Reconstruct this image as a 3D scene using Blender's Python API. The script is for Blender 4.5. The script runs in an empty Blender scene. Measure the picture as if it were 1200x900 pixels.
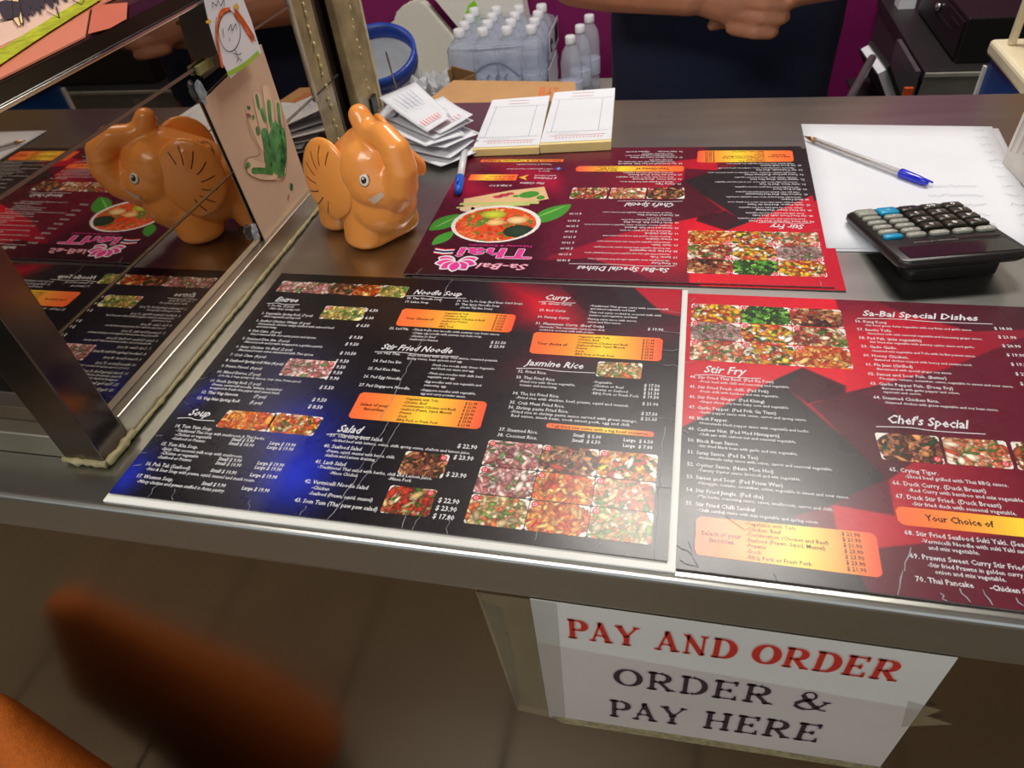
import bpy, bmesh, math, random
import numpy as np
from mathutils import Vector, Matrix
S = bpy.context.scene
COL = S.collection
R_ = math.radians

# ------------------------------------------------------------ camera, world, lights, exposure
MR = ((0.9743254558816845, 0.20487666745260874, -0.09335661280520503),
      (-0.07052733344083753, 0.6715190481757158, 0.7376232528702614),
      (-0.21381253765547217, 0.7121009191615286, -0.6687275077867169))
CP = Vector((0.40765, -0.26058, 0.39217)); FPX = 818.385
cd = bpy.data.cameras.new('camera'); cam = bpy.data.objects.new('camera', cd); COL.objects.link(cam)
cd.sensor_width = 36; cd.lens = FPX * 36 / 1200; cd.clip_start = .02
m3 = Matrix((MR[0], MR[1], tuple(-v for v in MR[2]))).transposed()
cam.matrix_world = Matrix.Translation(CP) @ m3.to_4x4()
cd.dof.use_dof = True; cd.dof.focus_distance = .62; cd.dof.aperture_fstop = 14.0
S.camera = cam
w = bpy.data.worlds.new('world'); S.world = w; w.use_nodes = True
w.node_tree.nodes['Background'].inputs[0].default_value = (.86, .93, 1, 1)
w.node_tree.nodes['Background'].inputs[1].default_value = .9
S.view_settings.view_transform = 'Standard'; S.view_settings.look = 'None'
S.view_settings.gamma = 1; S.view_settings.use_curve_mapping = False
S.view_settings.exposure = 0.0

def area(name, loc, size, power, color, aim=None):
    l = bpy.data.lights.new(name, 'AREA'); l.shape = 'RECTANGLE'; l.size, l.size_y = size
    l.energy = power; l.color = color
    o = bpy.data.objects.new(name, l); COL.objects.link(o); o.location = loc
    if aim: o.rotation_euler = (Vector(aim) - Vector(loc)).to_track_quat('-Z', 'Y').to_euler()
    return o
area('ceiling_lamp_light', (.55, 1.22, 1.60), (.8, .34), 27, (1, .95, .88))
area('ceiling_lamp_light', (-1.9, .5, 1.60), (.8, .34), 14, (1, .96, .9))  # extra fill lamp, added to brighten the room
area('ceiling_lamp_light', (-.1, -.9, 1.60), (1.2, .34), 22, (1, .96, .9))

def at(px, py, ax, val):
    """the point where the ray through a photo pixel meets the plane coordinate[ax] = val"""
    a, b = (px - 600) / FPX, -(py - 450) / FPX
    d = Vector([MR[0][i] * a + MR[1][i] * b + MR[2][i] for i in range(3)])
    return CP + d * ((val - CP[ax]) / d[ax])

# ------------------------------------------------------------ helpers
def lin(c):
    return tuple((x / 255 / 12.92) if x / 255 <= .04045 else ((x / 255 + .055) / 1.055) ** 2.4 for x in c)
def mat(name, rgb, rough=.5, metal=0, var=.12, scale=30, bump=0, bscale=200, coat=0, trans=None, stretch=None, spec=.5, emit=0, sss=0, rvar=0):
    m = bpy.data.materials.new(name); m.use_nodes = True; nt = m.node_tree; N = nt.nodes; L = nt.links
    b = N['Principled BSDF']
    tc = N.new('ShaderNodeTexCoord'); mp = N.new('ShaderNodeMapping'); L.new(tc.outputs['Object'], mp.inputs[0])
    if stretch: mp.inputs['Scale'].default_value = stretch
    nz = N.new('ShaderNodeTexNoise'); nz.inputs['Scale'].default_value = scale; nz.inputs['Detail'].default_value = 5
    L.new(mp.outputs[0], nz.inputs[0])
    c = lin(rgb); rp = N.new('ShaderNodeValToRGB')
    rp.color_ramp.elements[0].position = .3; rp.color_ramp.elements[1].position = .7
    rp.color_ramp.elements[0].color = (*[x * (1 - var) for x in c], 1)
    rp.color_ramp.elements[1].color = (*[min(1, x * (1 + var)) for x in c], 1)
    L.new(nz.outputs[0], rp.inputs[0]); L.new(rp.outputs[0], b.inputs['Base Color'])
    b.inputs['Roughness'].default_value = rough; b.inputs['Metallic'].default_value = metal
    b.inputs['Specular IOR Level'].default_value = spec
    b.inputs['Coat Weight'].default_value = coat; b.inputs['Coat Roughness'].default_value = .08
    if rvar:
        mr = N.new('ShaderNodeMapRange'); mr.inputs[3].default_value = rough - rvar; mr.inputs[4].default_value = rough + rvar
        L.new(nz.outputs[0], mr.inputs[0]); L.new(mr.outputs[0], b.inputs['Roughness'])
    if sss:
        b.inputs['Subsurface Weight'].default_value = sss; b.inputs['Subsurface Radius'].default_value = (.02, .008, .003); b.inputs['Subsurface Scale'].default_value = .5
    if bump:
        n2 = N.new('ShaderNodeTexNoise'); n2.inputs['Scale'].default_value = bscale; n2.inputs['Detail'].default_value = 4
        L.new(mp.outputs[0], n2.inputs[0]); bp = N.new('ShaderNodeBump'); bp.inputs['Strength'].default_value = bump
        bp.inputs['Distance'].default_value = .002; L.new(n2.outputs[0], bp.inputs['Height']); L.new(bp.outputs[0], b.inputs['Normal'])
    if emit:
        b.inputs['Emission Color'].default_value = (*c, 1); b.inputs['Emission Strength'].default_value = emit
    if trans is not None:      # thin clear plastic or film: mostly see-through with a gloss
        out = N['Material Output']; tr = N.new('ShaderNodeBsdfTransparent'); mx = N.new('ShaderNodeMixShader')
        tr.inputs[0].default_value = (.93, .95, .98, 1)
        mx.inputs[0].default_value = trans
        L.new(tr.outputs[0], mx.inputs[1]); L.new(b.outputs[0], mx.inputs[2]); L.new(mx.outputs[0], out.inputs[0])
    return m
def tag(o, label=None, cat=None, group=None, kind=None):
    if label: o['label'] = label
    if cat: o['category'] = cat
    if group: o['group'] = group
    if kind: o['kind'] = kind
    return o
def empty(name, loc=(0, 0, 0), rot=(0, 0, 0), **k):
    o = bpy.data.objects.new(name, None); COL.objects.link(o); o.location = loc; o.rotation_euler = rot
    o.empty_display_size = .02
    return tag(o, **k)
def link(name, me, m=None, parent=None, **k):
    if m is not None: me.materials.clear(); me.materials.append(m)
    o = bpy.data.objects.new(name, me); COL.objects.link(o)
    if parent: o.parent = parent
    return tag(o, **k)
def mesh(name, V, F, m=None, parent=None, smooth=False, **k):
    me = bpy.data.meshes.new(name); me.from_pydata([tuple(v) for v in V], [], F); me.update()
    if smooth: me.shade_smooth()
    return link(name, me, m, parent, **k)
def from_bm(name, bm, m=None, parent=None, smooth=False, **k):
    bmesh.ops.recalc_face_normals(bm, faces=bm.faces)
    me = bpy.data.meshes.new(name); bm.to_mesh(me); bm.free()
    if smooth: me.shade_smooth()
    return link(name, me, m, parent, **k)
def bbox(bm, lo, hi, bev=0, seg=2, M=None):
    t = bmesh.new(); bmesh.ops.create_cube(t, size=1)
    for v in t.verts:
        v.co = Vector([lo[i] + (v.co[i] + .5) * (hi[i] - lo[i]) for i in range(3)])
    if bev: bmesh.ops.bevel(t, geom=t.edges[:], offset=bev, segments=seg, affect='EDGES', profile=.5)
    if M: t.transform(M)
    me = bpy.data.meshes.new('t'); t.to_mesh(me); t.free(); bm.from_mesh(me); bpy.data.meshes.remove(me)
def box(name, lo, hi, m, parent=None, bev=0, seg=2, M=None, smooth=False, **k):
    bm = bmesh.new(); bbox(bm, lo, hi, bev, seg, M); return from_bm(name, bm, m, parent, smooth, **k)
def tube(bm, pts, r, n=8, cap=True):
    pts = [Vector(p) for p in pts]; rs = r if isinstance(r, (list, tuple)) else [r] * len(pts)
    rings = []; up = None
    for i, p in enumerate(pts):
        t = (pts[min(i + 1, len(pts) - 1)] - pts[max(i - 1, 0)]).normalized()
        if up is None:
            up = t.orthogonal().normalized()
        up = (up - t * up.dot(t)).normalized(); s = t.cross(up)
        rings.append([bm.verts.new(p + (up * math.cos(a) + s * math.sin(a)) * rs[i]) for a in [2 * math.pi * j / n for j in range(n)]])
    for a, b in zip(rings, rings[1:]):
        for j in range(n): bm.faces.new((a[j], a[(j + 1) % n], b[(j + 1) % n], b[j]))
    if cap: bm.faces.new(rings[0][::-1]); bm.faces.new(rings[-1])
def lathe(bm, prof, n=20, c=(0, 0, 0)):
    rings = [[bm.verts.new((c[0] + r * math.cos(2 * math.pi * j / n), c[1] + r * math.sin(2 * math.pi * j / n), c[2] + z)) for j in range(n)] for r, z in prof]
    for a, b in zip(rings, rings[1:]):
        for j in range(n): bm.faces.new((a[j], a[(j + 1) % n], b[(j + 1) % n], b[j]))
    bm.faces.new(rings[0][::-1]); bm.faces.new(rings[-1])
def hull(bm, p0, r0, p1, r1, sub=2):
    t = bmesh.new()
    for p, r in ((p0, r0), (p1, r1)):
        rr = (r, r, r) if not isinstance(r, tuple) else r
        bmesh.ops.create_icosphere(t, subdivisions=sub, radius=1, matrix=Matrix.Translation(p) @ Matrix.Diagonal((*rr, 1)))
    res = bmesh.ops.convex_hull(t, input=t.verts[:])
    dead = [g for g in res['geom_interior'] + res['geom_unused'] if isinstance(g, bmesh.types.BMVert)]
    if dead: bmesh.ops.delete(t, geom=list(set(dead)), context='VERTS')
    me = bpy.data.meshes.new('t'); t.to_mesh(me); t.free(); bm.from_mesh(me); bpy.data.meshes.remove(me)
def chain(bm, pts, rs, sub=2):
    for i in range(len(pts) - 1): hull(bm, pts[i], rs[i], pts[i + 1], rs[i + 1], sub)
def ball(bm, c, r, M=None, sub=3):
    rr = r if isinstance(r, tuple) else (r, r, r)
    MM = Matrix.Translation(c) @ (M.to_4x4() if M else Matrix()) @ Matrix.Diagonal((*rr, 1))
    bmesh.ops.create_icosphere(bm, subdivisions=sub, radius=1, matrix=MM)
def fuse(name, bm, vox, m, parent=None, smooth=4, fac=.6, **k):
    """one continuous skin grown over overlapping volumes"""
    me = bpy.data.meshes.new(name); bm.to_mesh(me); bm.free()
    o = bpy.data.objects.new(name, me); COL.objects.link(o)
    r = o.modifiers.new('r', 'REMESH'); r.mode = 'VOXEL'; r.voxel_size = vox
    s = o.modifiers.new('s', 'SMOOTH'); s.iterations = smooth; s.factor = fac
    dg = bpy.context.evaluated_depsgraph_get(); dg.update()
    me2 = bpy.data.meshes.new_from_object(o.evaluated_get(dg)); me2.shade_smooth()
    bpy.data.objects.remove(o)
    return link(name, me2, m, parent, **k)
def ribbon(V, F, pts, wid, nrm, off=0):
    """flat painted stroke of a given width lying in the plane with normal nrm"""
    pts = [Vector(p) for p in pts]; nrm = Vector(nrm); n = len(pts); b = len(V)
    ws = wid if isinstance(wid, (list, tuple)) else [wid] * n
    off = off + min(len(F), 60) * 4e-6
    for i, p in enumerate(pts):
        t = (pts[min(i + 1, n - 1)] - pts[max(i - 1, 0)]).normalized(); s = t.cross(nrm).normalized() * ws[i] / 2
        V += [p + s + nrm * off, p - s + nrm * off]
    for i in range(n - 1): F.append((b + 2 * i, b + 2 * i + 1, b + 2 * i + 3, b + 2 * i + 2))
def smoothpts(pts, k=6):
    pts = [Vector(p) for p in pts]; P = [pts[0]] + pts + [pts[-1]]; out = []
    for i in range(1, len(P) - 2):
        for j in range(k):
            t = j / k; a, b, c, d = P[i - 1:i + 3]
            out.append(.5 * (2 * b + (c - a) * t + (2 * a - 5 * b + 4 * c - d) * t * t + (3 * b - a - 3 * c + d) * t ** 3))
    return out + [pts[-1]]
def copy_tree(o, parent=None):
    c = o.copy(); COL.objects.link(c); c.parent = parent
    for ch in list(o.children): copy_tree(ch, c)
    return c

# ------------------------------------------------------------ materials
STEEL = mat('brushed_steel', (178, 178, 172), .32, 1, .03, 5, .03, 90, stretch=(1, 8, 8), rvar=.03)
FRONT = mat('dull_front_steel', (140, 128, 108), .16, 1, .05, 4, .02, 3, rvar=.03)
CASE = mat('case_steel', (196, 190, 174), .34, 1, .1, 12, .03, 60, rvar=.05)
POST = mat('post_steel', (120, 108, 98), .2, 1, .12, 25, .03, 90, rvar=.06)
MIRROR = mat('dark_mirror', (168, 158, 148), .02, 1, .03, 5)
BEAD = mat('old_silicone', (152, 142, 104), .5, 0, .25, 80, .3, 150)
WHITE = mat('white_plastic', (226, 226, 222), .4, 0, .03)
PAPER = mat('white_paper', (222, 225, 232), .7, 0, .02, 20, .05, 120)
BLACK = mat('black_plastic', (24, 23, 22), .35, 0, .1, 60, .05, 400)
SKIN = mat('skin', (178, 118, 88), .5, 0, .12, 25, .25, 160, sss=.1)
# ------------------------------------------------------------ the room
FZ = -.95
WALLM = mat('magenta_wall', (120, 8, 84), .55, 0, .06, 8, .05, 60)
CREAM = mat('cream_wall', (196, 186, 168), .7, 0, .05, 4)
CEIL = mat('ceiling_paint', (205, 200, 190), .8, 0, .03, 4)
TILE = mat('floor_tile', (128, 110, 88), .35, 0, .14, 7, .03, 50)
GROUT = mat('grout', (26, 22, 18), .9, 0, .1)
fl = box('floor', (-3, -3.2, FZ - .1), (3, 2.15, FZ - .006), GROUT, kind='structure')
tm = None
for i in range(-5, 7):
    for j in range(-9, 1):
        x0, y0 = .171 + i * .3393, .05 + j * .3393
        if tm is None:
            bm = bmesh.new(); bbox(bm, (.003, .003, -.006), (.336, .336, 0), .0015, 1); me = bpy.data.meshes.new('tile'); bm.to_mesh(me); bm.free(); tm = me
        o = link('tile', tm, TILE if not tm.materials else None, fl); o.location = (x0, y0, FZ)
tm.materials.clear(); tm.materials.append(TILE)
box('wall_back', (-3, 2.05, FZ), (3, 2.15, 1.65), WALLM, kind='structure')
box('wall_left', (-3.1, -3.2, FZ), (-3, 2.15, 1.65), CREAM, kind='structure')
box('wall_right', (3, -3.2, FZ), (3.1, 2.15, 1.65), CREAM, kind='structure')
box('ceiling', (-3, -3.2, 1.65), (3, 2.15, 1.75), CEIL, kind='structure')
LAMP = mat('lamp_diffuser', (255, 248, 235), .5, emit=2.2)
for i, (x, y) in enumerate(((.55, 1.22), (-.1, -.9), (-1.9, .5))):  # the last panel houses the added fill lamp
    t = empty('ceiling_light', (x, y, 1.65), label=('flat ceiling light panel above the serving side', 'flat ceiling light panel above the customer side', 'added fill light panel on the ceiling beyond the display case')[i], cat='light')
    box('frame', (-.42, -.19, -.035), (.42, .19, 0), WHITE, t, bev=.004)
    box('diffuser', (-.40, -.17, -.04), (.40, .17, -.03), LAMP, t, bev=.003)

# ------------------------------------------------------------ counter
ct = empty('service_counter', (0, 0, FZ), label='long stainless steel counter with worn brushed top and front panels', cat='counter')
def cbox(n, lo, hi, m, **k):
    return box(n, (lo[0], lo[1], lo[2] - FZ), (hi[0], hi[1], hi[2] - FZ), m, ct, **k)
cbox('counter_top', (-1.3, -.012, -.045), (1.5, .783, 0), STEEL, bev=.0045, seg=4)
cbox('front_panel', (-1.3, -.0095, FZ + .08), (-.72, .02, -.0455), FRONT, bev=.001, seg=1)
cbox('front_panel', (-.7185, -.0095, FZ + .08), (.83, .02, -.0455), FRONT, bev=.001, seg=1)
cbox('front_panel', (.8315, -.0095, FZ + .08), (1.5, .02, -.0455), FRONT, bev=.001, seg=1)
cbox('kick_plate', (-1.3, .03, FZ), (1.5, .06, FZ + .08), BLACK)
cbox('side_panel', (-1.3, .02, FZ), (-1.28, .76, -.0455), FRONT); cbox('side_panel', (1.48, .02, FZ), (1.5, .76, -.0455), FRONT)
cbox('under_shelf', (-1.28, .03, -.5), (1.48, .75, -.48), STEEL)

# ------------------------------------------------------------ display case with dark mirror sides
CX = -.020
dc = empty('display_case', (-.5, .3, 0), label='steel framed display case with dark mirrored sides standing on the left of the counter', cat='display case')
def dbox(n, lo, hi, m, **k):
    return box(n, tuple(lo[i] - (-.5, .3, -.0002)[i] + (0.0008 if i == 2 and lo[2] == 0 else 0) for i in range(3)), tuple(hi[i] - (-.5, .3, 0)[i] for i in range(3)), m, dc, **k)
dbox('corner_post', (-.059, .026, 0), (CX, .056, .266), POST, bev=.0012)
dbox('side_rail', (CX - .036, .0565, 0), (CX, .70, .026), CASE, bev=.0012)
dbox('front_rail', (-1.1, .030, 0), (-.0595, .056, .026), CASE, bev=.0012)
dbox('top_rail', (CX - .030, .0565, .2545), (CX, .70, .266), mat('dark_rail', (84, 84, 82), .25, 1, .1, 20), bev=.0008)
dbox('rail_lip', (CX - .006, .0565, .2515), (CX + .0012, .70, .2543), mat('bright_lip', (235, 232, 225), .2, 1, .02), bev=.0005)
dbox('front_top_rail', (-1.1, .028, .253), (-.0595, .056, .266), CASE, bev=.001)
MX = -.030
dbox('mirror_panel', (MX - .004, .057, .0265), (MX, .527, .1055), MIRROR)
dbox('mirror_panel', (MX - .004, .057, .1078), (MX + .0004, .527, .2045), MIRROR)
dbox('mirror_panel', (MX - .004, .057, .2068), (MX, .527, .2513), MIRROR)
dbox('front_mirror_panel', (-1.1, .044, .0265), (-.0595, .048, .2525), MIRROR)
DARK = mat('dark_seam', (14, 12, 10), .6)
dbox('seam_strip', (MX - .003, .057, .1055), (MX + .0012, .60, .1066), DARK); dbox('seam_strip', (MX - .003, .057, .1067), (MX + .0014, .527, .1078), mat('edge_glint', (190, 180, 150), .3, 1), label='bright metal edge of the mirrored panel')
dbox('seam_strip', (MX - .003, .057, .2046), (MX + .0014, .527, .2067), mat('brown_seam', (120, 96, 84), .4, .3), label='brown metal strip between mirrored panels')
dbox('case_top', (-1.1, .04, .262), (CX - .0305, .70, .2655), mat('case_top_steel', (150, 130, 112), .3, 1, .1, 8))
dbox('case_back', (-1.1, .69, .0), (MX - .02, .70, .262), DARK); dbox('case_floor', (-1.1, .06, .0), (MX - .01, .69, .004), CASE)
# yellowed plastic corner profile at the far end of the mirrors
YEL = mat('yellowed_plastic', (150, 136, 100), .35, 0, .3, 40, .2, 60, coat=.3)
dbox('plastic_strip', (MX - .012, .5275, .0), (MX, .579, .46), YEL, bev=.002)
dbox('plastic_strip', (MX - .012, .634, .0), (MX + .002, .705, .46), YEL, bev=.003)
dbox('channel_back', (MX - .035, .579, .0), (MX - .018, .634, .46), mat('brown_channel', (66, 52, 44), .35, .6, .3, 30), bev=.001)
dbox('channel_rib', (MX - .02, .598, .0), (MX - .010, .604, .46), mat('grey_rib', (100, 92, 82), .35, .6, .2, 30), bev=.001)
dbox('strip_edge', (MX - .004, .7055, .0), (MX + .004, .711, .46), mat('pale_edge', (196, 186, 150), .35, 0, .2, 40), bev=.001)
dbox('strip_edge', (MX - .004, .5225, .1), (MX + .003, .5272, .46), mat('pale_edge2', (176, 170, 150), .35, 0, .2, 40), bev=.001)
bm = bmesh.new(); rs = random.Random(4)
for yy in (.556, .674):
    zz = .03
    while zz < .45:
        ball(bm, (MX + .0015 + .5, yy + rs.uniform(-.003, .003) - .3, zz), (.0022, rs.uniform(.0018, .0036), rs.uniform(.002, .0048)), sub=1); zz += rs.uniform(.008, .017)
g = from_bm('glue_drops', bm, mat('glue', (176, 164, 116), .15, 0, .2, 50, coat=.5), dc, True, kind='stuff')
dbox('black_clip', (MX - .002, .668, .028), (MX + .006, .688, .050), BLACK, bev=.001)
# silicone beads round the foot
bm = bmesh.new()
def beadline(a, b, r0, off):
    a, b = Vector(a), Vector(b); n = int((b - a).length / .004); rs = random.Random(8)
    pts = [a.lerp(b, i / n) + Vector((rs.uniform(-.0006, .0006), rs.uniform(-.0006, .0006), 0)) - Vector((-.5, .3, 0)) for i in range(n + 1)]
    tube(bm, pts, [r0 * rs.uniform(.65, 1.3) for _ in pts], 6)
beadline((CX + .0005, .028, .0028), (CX + .0005, .69, .0028), .0022, 0); beadline((-.06, .0255, .0048), (CX, .0255, .0048), .0034, 0); beadline((CX + .001, .026, .0050), (CX + .001, .062, .0050), .0036, 0)
from_bm('silicone_bead', bm, BEAD, dc, True)
bm = bmesh.new()
for a, b in (((MX + .001, .313, .106), (MX + .001, .345, .106)),): pass
dbox('clear_bracket', (MX + .0015, .323, .2), (MX + .006, .348, .2085), mat('greenish_bracket', (132, 130, 78), .3, 0, .2, 60), bev=.001)
# ------------------------------------------------------------ printed menus
GL = {}
def glyph(ch, bold):
    k = (ch, bold)
    if k in GL: return GL[k]
    def width(s):
        c = bpy.data.curves.new('g', 'FONT'); c.body = s; c.size = 1; c.resolution_u = 1; c.offset = .022 if bold else .013
        o = bpy.data.objects.new('g', c); me = bpy.data.meshes.new_from_object(o)
        V = np.array([v.co[:2] for v in me.vertices]).reshape(-1, 2); F = [tuple(p.vertices) for p in me.polygons]
        bpy.data.objects.remove(o); bpy.data.curves.remove(c); bpy.data.meshes.remove(me)
        return V, F
    V, F = width(ch) if ch != ' ' else (np.zeros((0, 2)), [])
    A, _ = width('H' + ch + 'H'); B, _ = width('HH')
    adv = (A[:, 0].max() - A[:, 0].min()) - (B[:, 0].max() - B[:, 0].min())
    GL[k] = (V, F, adv); return GL[k]
def text(V, F, s, x, y, size, x1=None, bold=False, shear=0.0, z=0.0, M=None, rot=0, sx=.86):
    pen = 0; P = []
    for ch in s:
        g, f, adv = glyph(ch, bold)
        P.append((g, f, pen)); pen += adv
    k = size * sx if x1 is None else (x1 - x) / max(pen, 1e-6)
    c_, s_ = math.cos(rot), math.sin(rot)
    for g, f, p0 in P:
        if not len(g): continue
        b = len(V)
        X = (g[:, 0] + p0) * k + shear * g[:, 1] * size; Y = g[:, 1] * size
        for a, q in zip(X, Y): V.append((x + a * c_ - q * s_, y + a * s_ + q * c_, z))
        F += [tuple(i + b for i in ff) for ff in f]
def print_mat(name, tint=None, rough=.28):
    m = mat(name, tint or (200, 200, 200), rough, 0, .04, 40, .05, 26, spec=.42, rvar=.04)
    b = m.node_tree.nodes['Principled BSDF']
    b.inputs['Coat Weight'].default_value = .2; b.inputs['Coat Roughness'].default_value = .3
    if tint is None:
        a = m.node_tree.nodes.new('ShaderNodeVertexColor'); a.layer_name = 'Col'
        m.node_tree.links.new(a.outputs[0], b.inputs['Base Color'])
    return m
PRINT = print_mat('laminated_print'); INKW = print_mat('white_ink', (222, 222, 226)); INKK = print_mat('black_ink', (40, 26, 16))
INKP = print_mat('pink_ink', (225, 60, 150)); CREASE = print_mat('worn_crease', (150, 150, 158), .5)
BOARD = mat('worn_board_edge', (96, 88, 88), .6, 0, .4, 300)

def cmesh(name, X, Y, C, keep, z, parent, m=None, label=None):
    """grid of coloured print: X, Y (n, m) positions, C (n, m, 3) sRGB 0..255, keep(n-1, m-1) faces"""
    n, k = X.shape
    V = np.stack([X, Y, np.full_like(X, z)], -1).reshape(-1, 3)
    i, j = np.meshgrid(np.arange(n - 1), np.arange(k - 1), indexing='ij')
    a = (i * k + j); Fq = np.stack([a, a + 1, a + k + 1, a + k], -1)
    Fq = Fq[keep] if keep is not None else Fq.reshape(-1, 4)
    # orient upwards
    v0, v1, v3 = V[Fq[0][0]], V[Fq[0][1]], V[Fq[0][3]]
    if np.cross(v1 - v0, v3 - v0)[2] < 0: Fq = Fq[:, ::-1]
    me = bpy.data.meshes.new(name); me.from_pydata(V.tolist(), [], Fq.tolist()); me.update()
    C = np.clip(C, 0, 255) / 255.; Cl = np.where(C <= .04045, C / 12.92, ((C + .055) / 1.055) ** 2.4)
    ca = me.color_attributes.new('Col', 'FLOAT_COLOR', 'POINT')
    ca.data.foreach_set('color', np.concatenate([Cl.reshape(-1, 3), np.ones((V.shape[0], 1))], 1).astype(np.float32).ravel())
    return link(name, me, m or PRINT, parent, label=label)
def quadgrid(q, n, k):
    """bilinear grid in quad q = TL, TR, BR, BL"""
    q = np.array(q, float); s = np.linspace(0, 1, k)[None, :, None]; t = np.linspace(0, 1, n)[:, None, None]
    P = (1 - t) * ((1 - s) * q[0] + s * q[1]) + t * ((1 - s) * q[3] + s * q[2])
    return P[..., 0], P[..., 1]
def rounded(n, k, w, h, r):
    yy, xx = np.meshgrid((np.arange(n - 1) + .5) / (n - 1) * h, (np.arange(k - 1) + .5) / (k - 1) * w, indexing='ij')
    dx = np.maximum(np.maximum(r - xx, xx - (w - r)), 0); dy = np.maximum(np.maximum(r - yy, yy - (h - r)), 0)
    return dx ** 2 + dy ** 2 <= r * r
FOODS = {
 'stir': [(240, 170, 40), (225, 90, 40), (250, 205, 60), (90, 110, 40), (200, 60, 30), (235, 225, 200)],
 'green': [(70, 150, 40), (110, 190, 60), (40, 90, 30), (150, 210, 90), (30, 60, 30)],
 'brown': [(150, 95, 60), (190, 130, 80), (90, 50, 35), (220, 170, 120), (60, 40, 30), (180, 60, 40)],
 'duck': [(175, 140, 135), (205, 175, 170), (140, 100, 95), (190, 160, 150), (80, 110, 60)],
 'mix': [(230, 150, 40), (190, 50, 40), (240, 210, 70), (60, 90, 40), (245, 240, 225), (230, 110, 50)],
 'pink': [(215, 150, 150), (235, 190, 185), (190, 110, 110), (240, 215, 205), (110, 140, 80), (160, 90, 90)],
 'curry': [(235, 120, 40), (245, 160, 70), (205, 60, 30), (250, 200, 120), (230, 90, 40)],
 'rice': [(215, 190, 140), (235, 215, 175), (190, 150, 100), (120, 150, 70), (225, 120, 70)],
 'salad': [(200, 60, 40), (225, 190, 130), (90, 130, 50), (240, 220, 190), (180, 90, 60), (120, 60, 50)],
 'prawn': [(235, 130, 90), (245, 185, 140), (215, 90, 60), (250, 225, 200), (90, 130, 60)],
 'dump': [(225, 205, 110), (200, 175, 90), (240, 230, 170), (90, 140, 60), (180, 150, 80)],
 'beef': [(115, 65, 50), (150, 85, 65), (85, 45, 40), (190, 120, 90), (50, 70, 40), (215, 150, 90)]}
def food(kind, q, z, parent, seed, dot=None):
    rs = np.random.RandomState(seed)
    q = np.array(q, float); w = np.linalg.norm(q[1] - q[0]); h = np.linalg.norm(q[3] - q[0])
    n, k = int(h / .55) + 2, int(w / .55) + 2
    X, Y = quadgrid(q / 1000, n, k)
    u = np.linspace(0, w, k)[None, :]; v = np.linspace(0, h, n)[:, None]
    pal = FOODS[kind]; C = np.ones((n, k, 3)) * np.array([236, 230, 222])
    rr = ((u - w / 2) / (w * .53)) ** 2 + ((v - h * .53) / (h * .6)) ** 2
    C = np.where((rr < 1)[..., None], np.array(pal[0]) * .55, C)
    for i in range(int(w * h * .22)):
        cx, cy = rs.rand() * w, rs.rand() * h
        if ((cx - w / 2) / (w * .54)) ** 2 + ((cy - h * .53) / (h * .62)) ** 2 > 1: continue
        a, b = 1.3 + 5.2 * rs.rand() ** 1.8, .8 + 2.2 * rs.rand() ** 1.5; th = rs.rand() * 3.14
        dx, dy = u - cx, v - cy
        e = ((dx * math.cos(th) + dy * math.sin(th)) / a) ** 2 + ((-dx * math.sin(th) + dy * math.cos(th)) / b) ** 2
        c = np.array(pal[rs.randint(len(pal))]) * rs.uniform(.75, 1.1)
        sh = (1.12 - .5 * e)[..., None]
        C = np.where((e < 1)[..., None], c * sh, C)
    C += rs.normal(0, 4, C.shape)
    if dot is not None:
        cx, cy = (w - 4.2, h - 4.2) if dot == 'br' else ((3.6, 3.2) if dot == 'tl' else (w - 4.2, 3.4))
        e = (u - cx) ** 2 + (v - cy) ** 2
        C = np.where((e < 2.7 ** 2)[..., None], np.array([205, 30, 60]), C)
        C = np.where(((e < 1.5 ** 2) & (e > .8 ** 2))[..., None], np.array([240, 190, 190]), C)
    return cmesh('food_photo', X, Y, C, rounded(n, k, w, h, 2.2), z, parent)
def obox(q, z, parent, r=4, seed=1):
    q = np.array(q, float); w = np.linalg.norm(q[1] - q[0]); h = np.linalg.norm(q[3] - q[0])
    n, k = int(h / .6) + 2, int(w / .9) + 2; X, Y = quadgrid(q / 1000, n, k)
    s = np.linspace(0, 1, k)[None, :, None]; s = np.repeat(s, n, 0)
    a, b, c = np.array([255, 112, 58.]), np.array([255, 218, 62.]), np.array([250, 92, 60.])
    mid = .55
    C = np.where(s < mid, a + (b - a) * (s / mid) ** 1.5, b + (c - b) * ((s - mid) / (1 - mid)) ** 1.3)
    return cmesh('highlight_box', X, Y, C, rounded(n, k, w, h, min(r, h / 2.05)), z, parent)
def inpoly(X, Y, P):
    P = np.array(P, float); c = np.zeros(X.shape, bool); j = len(P) - 1
    for i in range(len(P)):
        t = ((P[i, 1] > Y) != (P[j, 1] > Y)) & (X < (P[j, 0] - P[i, 0]) * (Y - P[i, 1]) / (P[j, 1] - P[i, 1] + 1e-12) + P[i, 0])
        c ^= t; j = i
    return c
def noise2(shape, cells, seed):
    rs = np.random.RandomState(seed); g = rs.rand(cells[0] + 2, cells[1] + 2)
    y = np.linspace(0, cells[0], shape[0]); x = np.linspace(0, cells[1], shape[1])
    yi, xi = y.astype(int), x.astype(int); fy, fx = (y - yi)[:, None], (x - xi)[None, :]
    fy, fx = fy * fy * (3 - 2 * fy), fx * fx * (3 - 2 * fx)
    return (g[yi][:, xi] * (1 - fy) * (1 - fx) + g[yi + 1][:, xi] * fy * (1 - fx) + g[yi][:, xi + 1] * (1 - fy) * fx + g[yi + 1][:, xi + 1] * fy * fx)
def fine():
    y = 300 - (np.arange(3 * 240) - 1) * 300 / (3 * 239.); x = (np.arange(3 * 334) - 1) * 417 / (3 * 333.)
    X, Y = np.meshgrid(x, y); return X, Y
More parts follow.
